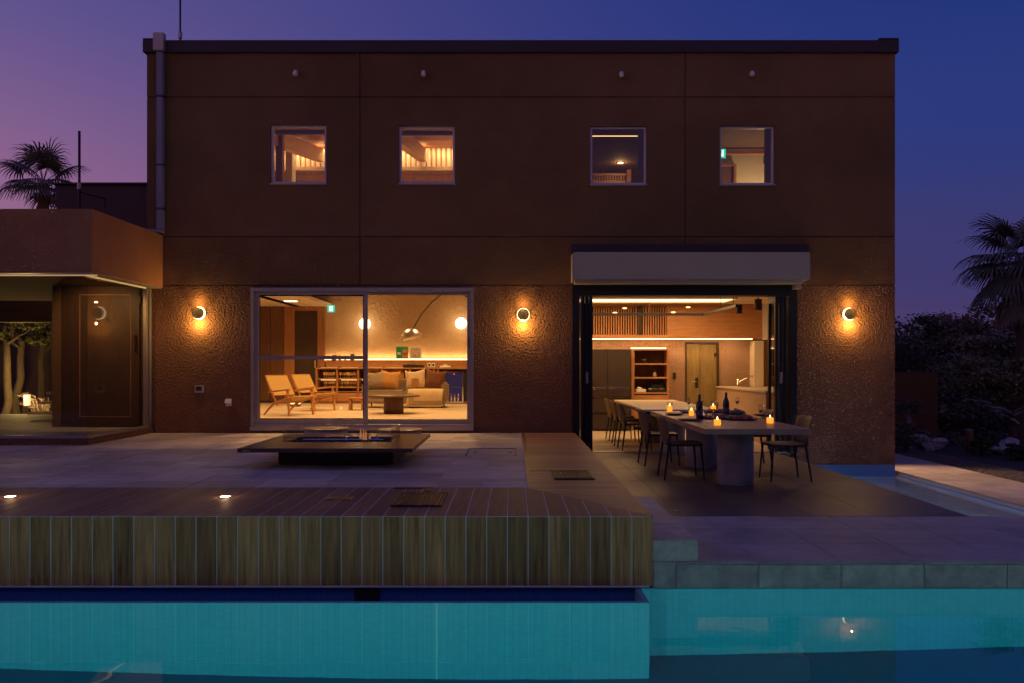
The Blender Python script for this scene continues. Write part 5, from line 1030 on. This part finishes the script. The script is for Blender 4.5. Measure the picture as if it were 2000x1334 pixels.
# =================================================================== GARDEN
def leaves(c, rad, n, size, seed, clumps=26, fill=.5, flat=.6, aspect=2.2):
    rg = random.Random(seed); m = MB(); c = Vector(c); cl = []
    for k in range(clumps):
        while True:
            v = Vector((rg.uniform(-1, 1), rg.uniform(-1, 1), rg.uniform(-.9, 1)))
            if .35 < v.length < 1: break
        cl.append((v, rg.uniform(.22, .42)))
    vs = []; fs = []
    for i in range(n):
        v, r = rg.choice(cl); d = Vector((rg.gauss(0, 1), rg.gauss(0, 1), rg.gauss(0, flat))) * r * fill
        p = v + d; p = Vector((p.x * rad[0], p.y * rad[1], p.z * rad[2])) + c
        u = Vector((rg.gauss(0, 1), rg.gauss(0, 1), rg.gauss(0, .6))).normalized(); w_ = u.orthogonal().normalized(); w_ = (Matrix.Rotation(rg.uniform(0, 6.28), 3, u) @ w_)
        s = size * rg.uniform(.6, 1.4); nrm = u.cross(w_); o = len(vs)
        vs += [p - u * s * .5, p + w_ * s / aspect * .5 + nrm * s * .08, p + u * s * .5, p - w_ * s / aspect * .5 + nrm * s * .08]; fs += [(o, o + 1, o + 2), (o, o + 2, o + 3)]
    m.v = vs; m.f = fs; m.smooth = [False] * len(fs); return m
def limb(m, a, b, r0, r1, rg, seg=6, wob=.12):
    a, b = Vector(a), Vector(b); L_ = (b - a).length; pts = [a.lerp(b, k / 4) + Vector((rg.uniform(-1, 1), rg.uniform(-1, 1), rg.uniform(-.4, .4))) * (wob * L_ * (k in (1, 2, 3))) for k in range(5)]
    m.tube(pts, [r0 + (r1 - r0) * k / 4 for k in range(5)], seg); return pts
def tree(px, pyc, D, rad, lb, n=3500, size=.13, mat='leaf_dark', seed=0, gz=-.38, trunk_r=.08, name='garden_tree', barkm='bark', lean=0, limbs=6):
    c = Vector((X(px, D), Y(D), Z(pyc, D))); t = thing(name, lb, 'tree', (c.x, c.y, gz)); rg = random.Random(seed + 50); m = MB()
    base = Vector((c.x + lean, c.y, gz)); fork = base.lerp(c, .55); limb(m, base, fork, trunk_r, trunk_r * .7, rg, 8)
    for k in range(limbs):
        e = c + Vector((rg.uniform(-.8, .8) * rad[0], rg.uniform(-.8, .8) * rad[1], rg.uniform(-.3, .8) * rad[2])); limb(m, fork, e, trunk_r * .5, .012, rg)
    m.build('trunk', barkm, t, recalc=False); leaves(c, rad, n, size, seed).build('crown', mat, t, recalc=False); return t
T = [(1765, 680, 22, (1.1, 1.0, 1.0), 'round dark evergreen directly behind the right house corner', 'leaf_dark'), (1800, 720, 26, (1.6, 1.2, 1.5), 'broad dark evergreen behind the brown garden wall', 'leaf_dark'), (1838, 668, 34, (1.6, 1.4, 1.2), 'pale feathery tree low on the far skyline', 'leaf_olive'),
     (1905, 665, 25, (1.5, 1.2, 1.05), 'wide layered dark tree in front of the palm', 'leaf_olive'), (1870, 745, 23, (1.2, 1.0, .9), 'dense dark bush mass right of the brown wall', 'leaf_dark'), (1965, 705, 26, (1.6, 1.2, 1.3), 'dark tree under the palm at the right edge', 'leaf_dark'), (2040, 690, 24, (1.5, 1.2, 1.5), 'dark tree just cut by the right picture edge', 'leaf_dark'), (1890, 805, 20.5, (1.0, .8, .75), 'low dark shrub between wall and bollard', 'leaf_dark')]
for i, (px, py, D, rad, lb, mt) in enumerate(T): tree(px, py, D, rad, lb, 4200, .15, mt, i + 1)
# gnarled pine on the right
t = tree(1955, 735, 16.8, (.95, .8, .42), 'gnarled pale-barked pine at the right edge of the garden', 5200, .10, 'leaf_pine', 31, -.36, .10, 'pine_tree', 'bark', .38, 9)
m = MB(); rg = random.Random(8)
for k in range(9): a = Vector((X(1975, 16.8), Y(16.8), rg.uniform(.2, .9))); limb(m, a, a + Vector((rg.uniform(-.9, .3), rg.uniform(-.5, .3), rg.uniform(-.1, .45))), .035, .008, rg)
m.build('branch', 'rock', t, recalc=False)
leaves((X(1990, 16.8), Y(16.5), Z(770, 16.8)), (.55, .5, .5), 2200, .09, 77).build('crown', 'leaf_pine', t, recalc=False)
# small cloud-pruned bush by the house
t = tree(1770, 795, 17.5, (.30, .3, .16), 'small cloud-pruned bush before the brown garden wall', 1400, .06, 'leaf_dark', 41, -.36, .03, 'pruned_bush', 'rock', .12, 4)
for i, (px, py, D, r, lb) in enumerate(((1768, 850, 16.6, (.42, .4, .26), 'rounded dark shrub at the corner of the house'), (1920, 870, 16.3, (.22, .22, .16), 'tuft of green leaves beside the bollard lamp'), (1985, 882, 15.6, (.25, .25, .16), 'green tuft at the foot of the pine'), (1862, 862, 18.6, (.5, .4, .22), 'low ground shrub behind the bollard lamp'))):
    c = (X(px, D), Y(D), Z(py, D)); t = thing('shrub', lb, 'shrub', (c[0], c[1], -.36)); leaves(c, r, 1300, .07, 60 + i).build('foliage', 'grass_leaf' if 'green' in lb else 'leaf_dark', t, recalc=False); m = MB(); rg = random.Random(i)
    for k in range(5): limb(m, (c[0], c[1], -.37), Vector(c) + Vector((rg.uniform(-.1, .1), rg.uniform(-.1, .1), .05)), .012, .005, rg)
    m.build('stem', 'bark', t, recalc=False)
# added leafy screen behind the camera, keeps low sky out of the glass
m = MB(); rg = random.Random(71)
for k in range(30): m.ico((-29 + k * 2 + rg.uniform(-.4, .4), -27 + rg.uniform(-.5, .5), 2.3 + rg.uniform(-.5, .5)), 1, 2, .25, k, (2.6, 1.5, 5.6 + rg.uniform(-.5, .5)))
hb = tag(m.build('sky_screen', 'leaf_dark', None), 'tall dark leafy screen added out of view to block low sky', 'sky_screen', kind='stuff')
# far wood
m = leaves((26, 34, 1.2), (16, 4, 2.0), 9000, .5, 99, 60, .45); tag(m.build('far_wood', 'leaf_dark', None, recalc=False), 'dark far-off wood closing the garden on the right', 'wood', kind='stuff')
m = leaves((9.5, 16, .2), (3.5, 1.2, 1.0), 7000, .16, 98, 40, .5); tag(m.build('undergrowth', 'leaf_dark', None, recalc=False), 'dark undergrowth filling the garden behind the brown wall', 'undergrowth', kind='stuff')
# brown garden wall
D = 19.8; t = thing('garden_wall', 'short brown rendered garden wall right of the house', 'wall', (X(1780, D), Y(D), -.36)); BX(X(1700, D), X(1832, D), Y(D), Y(D) + .2, -.45, Z(729, D)).build('wall', 'stucco_mid', t, .01); BX(X(1700, D), X(1832, D) + .008, Y(D) - .008, Y(D) + .208, Z(729, D) + .001, Z(729, D) + .03).build('coping', 'stucco_fine', t, .005)
# rocks
for i, (px, py, D, s, sq, lb) in enumerate(((1806, 866, 17.4, .22, (1.25, .9, .75), 'pale grey boulder with a peaked top near the house corner'), (1836, 866, 17.3, .20, (1.1, .8, .6), 'pale grey flat boulder leaning on the peaked one'), (1955, 868, 16.6, .25, (1.2, .9, .6), 'pale boulder at the foot of the pine'), (1935, 876, 16.4, .10, (1.3, .9, .5), 'small pale stone left of the pine boulder'))):
    o = MB().ico((X(px, D), Y(D), Z(py, D)), s, 2, .75, i + 3, sq).build('boulder', 'rock'); tag(o, lb, 'rock', 'garden boulders')
# bollard
D = 16.9; x, y = X(1893, D), Y(D); t = thing('bollard_lamp', 'short unlit wooden-brown bollard lamp in the garden', 'lamp', (x, y, -.36)); z1 = Z(838, D); MB().disc((x, y, -.37), .075, z1 - .05 + .37, 20).build('post', 'walnut', t); MB().disc((x, y, z1 - .049), .066, .02, 20).build('light_slot', 'beige_plastic', t); MB().disc((x, y, z1 - .028), .082, .028, 20).build('cap', 'pipe_paint', t)
# palms
def palm(px, py, D, L_, lb, nl, seed, dead=0, gz=-.4, tr=.14):
    c = Vector((X(px, D), Y(D), Z(py, D))); t = thing('palm_tree', lb, 'palm', (c.x, c.y, gz)); rg = random.Random(seed)
    n = 14; MB().tube([(c.x + .05 * math.sin(k), c.y, gz + (c.z - gz) * k / n) for k in range(n + 1)], [tr * (1.15 if k % 2 else 1.0) for k in range(n + 1)], 12).build('trunk', 'palm_bark', t, recalc=False)
    for i in range(nl + dead):
        dd = i >= nl; az = i * 2.399 + rg.uniform(-.3, .3); el = (R(rg.uniform(-75, -60)) if dd else R(75 - (125 if dead else 105) * (i / nl) ** .9 + rg.uniform(-10, 10))); m = MB()
        d = Vector((math.cos(az) * math.cos(el), math.sin(az) * math.cos(el), math.sin(el))); pet = L_ * rg.uniform(.42, .55); pts = []; p = c.copy(); v = d.copy()
        for k in range(6): pts.append(p.copy()); p = p + v * pet / 5; v = (v + Vector((0, 0, -.07))).normalized()
        m.tube(pts, [.018, .015, .013, .011, .010, .008], 5); hub = pts[-1]; ax = v; side = ax.cross(Vector((0, 0, 1))); side = side.normalized() if side.length > .1 else Vector((1, 0, 0)); up = side.cross(ax).normalized()
        ns = 26; vs = []; fs = []
        for k in range(ns):
            a = R(-118 + 236 * k / (ns - 1)) * (.35 if dd else 1); seg = L_ * .62 * (.72 + .28 * math.cos(a * .75)) * rg.uniform(.88, 1.08)
            d1 = (ax * math.cos(a) + side * math.sin(a) + up * .12 * math.cos(a)).normalized(); q = hub.copy(); wv = d1.cross(up).normalized(); o = len(vs); w_ = .016 * L_ / 1.2 + .006
            prof = (.35, 1, 1.05, .75, .06); dr = d1.copy(); step = seg / 4
            for s_ in range(5): vs += [q - wv * w_ * prof[s_], q + up * .012, q + wv * w_ * prof[s_]]; dr = (dr + Vector((0, 0, -.10 - .16 * s_ * (s_ > 1)))).normalized(); q = q + dr * step
            for s_ in range(4): fs += [(o + s_ * 3, o + s_ * 3 + 1, o + s_ * 3 + 4, o + s_ * 3 + 3), (o + s_ * 3 + 1, o + s_ * 3 + 2, o + s_ * 3 + 5, o + s_ * 3 + 4)]
        m.add(vs, fs); m.build('dead_frond' if dd else 'frond', 'leaf_dead' if dd else 'leaf_palm', t, recalc=False)
    return t
palm(84, 358, 24, 1.35, 'fan palm rising behind the glass annex on the left', 17, 3, 0)
palm(1996, 512, 19, 1.45, 'fan palm with dead hanging fronds at the right edge', 30, 12, 6, tr=.15)
# =================================================================== LIT GARDEN COURT (seen through the annex)
struct(BX(-16, -7.6, Y(18), Y(23), .0, .15).build('court_ground', 'soil')); struct(BX(-16, -7.6, Y(22.6), Y(22.8), .15, 3.3).build('court_wall', 'dark_plaster'))
def court_tree(px, D, lb, seed, n):
    x, y = X(px, D), Y(D); t = thing('court_tree', lb, 'tree', (x, y, .15)); rg = random.Random(seed); m = MB()
    top = Vector((x + rg.uniform(-.2, .2), y, 2.0)); limb(m, (x, y, .14), top, .10, .07, rg, 9, .05)
    for k in range(6): limb(m, top - Vector((0, 0, .3 * k / 6)), top + Vector((rg.uniform(-.9, .9), rg.uniform(-.5, .5), rg.uniform(.1, .6))), .04, .01, rg)
    m.build('trunk', 'bark', t, recalc=False); leaves((x, y, 2.35), (.9, .7, .5), n, .10, seed, 18).build('crown', 'leaf_court', t, recalc=False)
court_tree(8, 19.2, 'lit tree trunk in the garden court, leftmost', 5, 1500); court_tree(33, 19.8, 'lit tree trunk in the garden court, right of the leftmost', 6, 1800); court_tree(88, 20.8, 'leafy branch tree by the garden court window edge', 9, 900)
x, y = X(53, 19), Y(19); t = thing('garden_lantern', 'small glowing lantern between the trees of the garden court', 'lamp', (x, y, .15)); BX(x - .05, x + .05, y - .05, y + .05, .5, .75).build('lens', 'lantern_glow', t); BX(x - .07, x + .07, y - .07, y + .07, .14, .4995).build('post', 'bronze', t); BX(x - .08, x + .08, y - .08, y + .08, .751, .79).build('cap', 'bronze', t); point('lantern_light', (x + .1, y - .4, 1.0), 120, (1, .62, .2), .03, t)
t = thing('court_grass', 'tall dry ornamental grass in the garden court', 'grass', (X(85, 19), Y(19), .15)); m = MB(); rg = random.Random(17)
for k in range(60): a = rg.uniform(0, 6.28); l_ = rg.uniform(.3, .8); b_ = Vector((X(82, 19) + rg.uniform(-.1, .1), Y(19) + rg.uniform(-.1, .1), .15)); m.tube([b_, b_ + Vector((math.cos(a) * l_ * .3, math.sin(a) * l_ * .3, l_ * .7)), b_ + Vector((math.cos(a) * l_ * .7, math.sin(a) * l_ * .7, l_ * .75))], [.008, .006, .002], 4)
m.build('blades', 'leaf_dead', t, recalc=False)
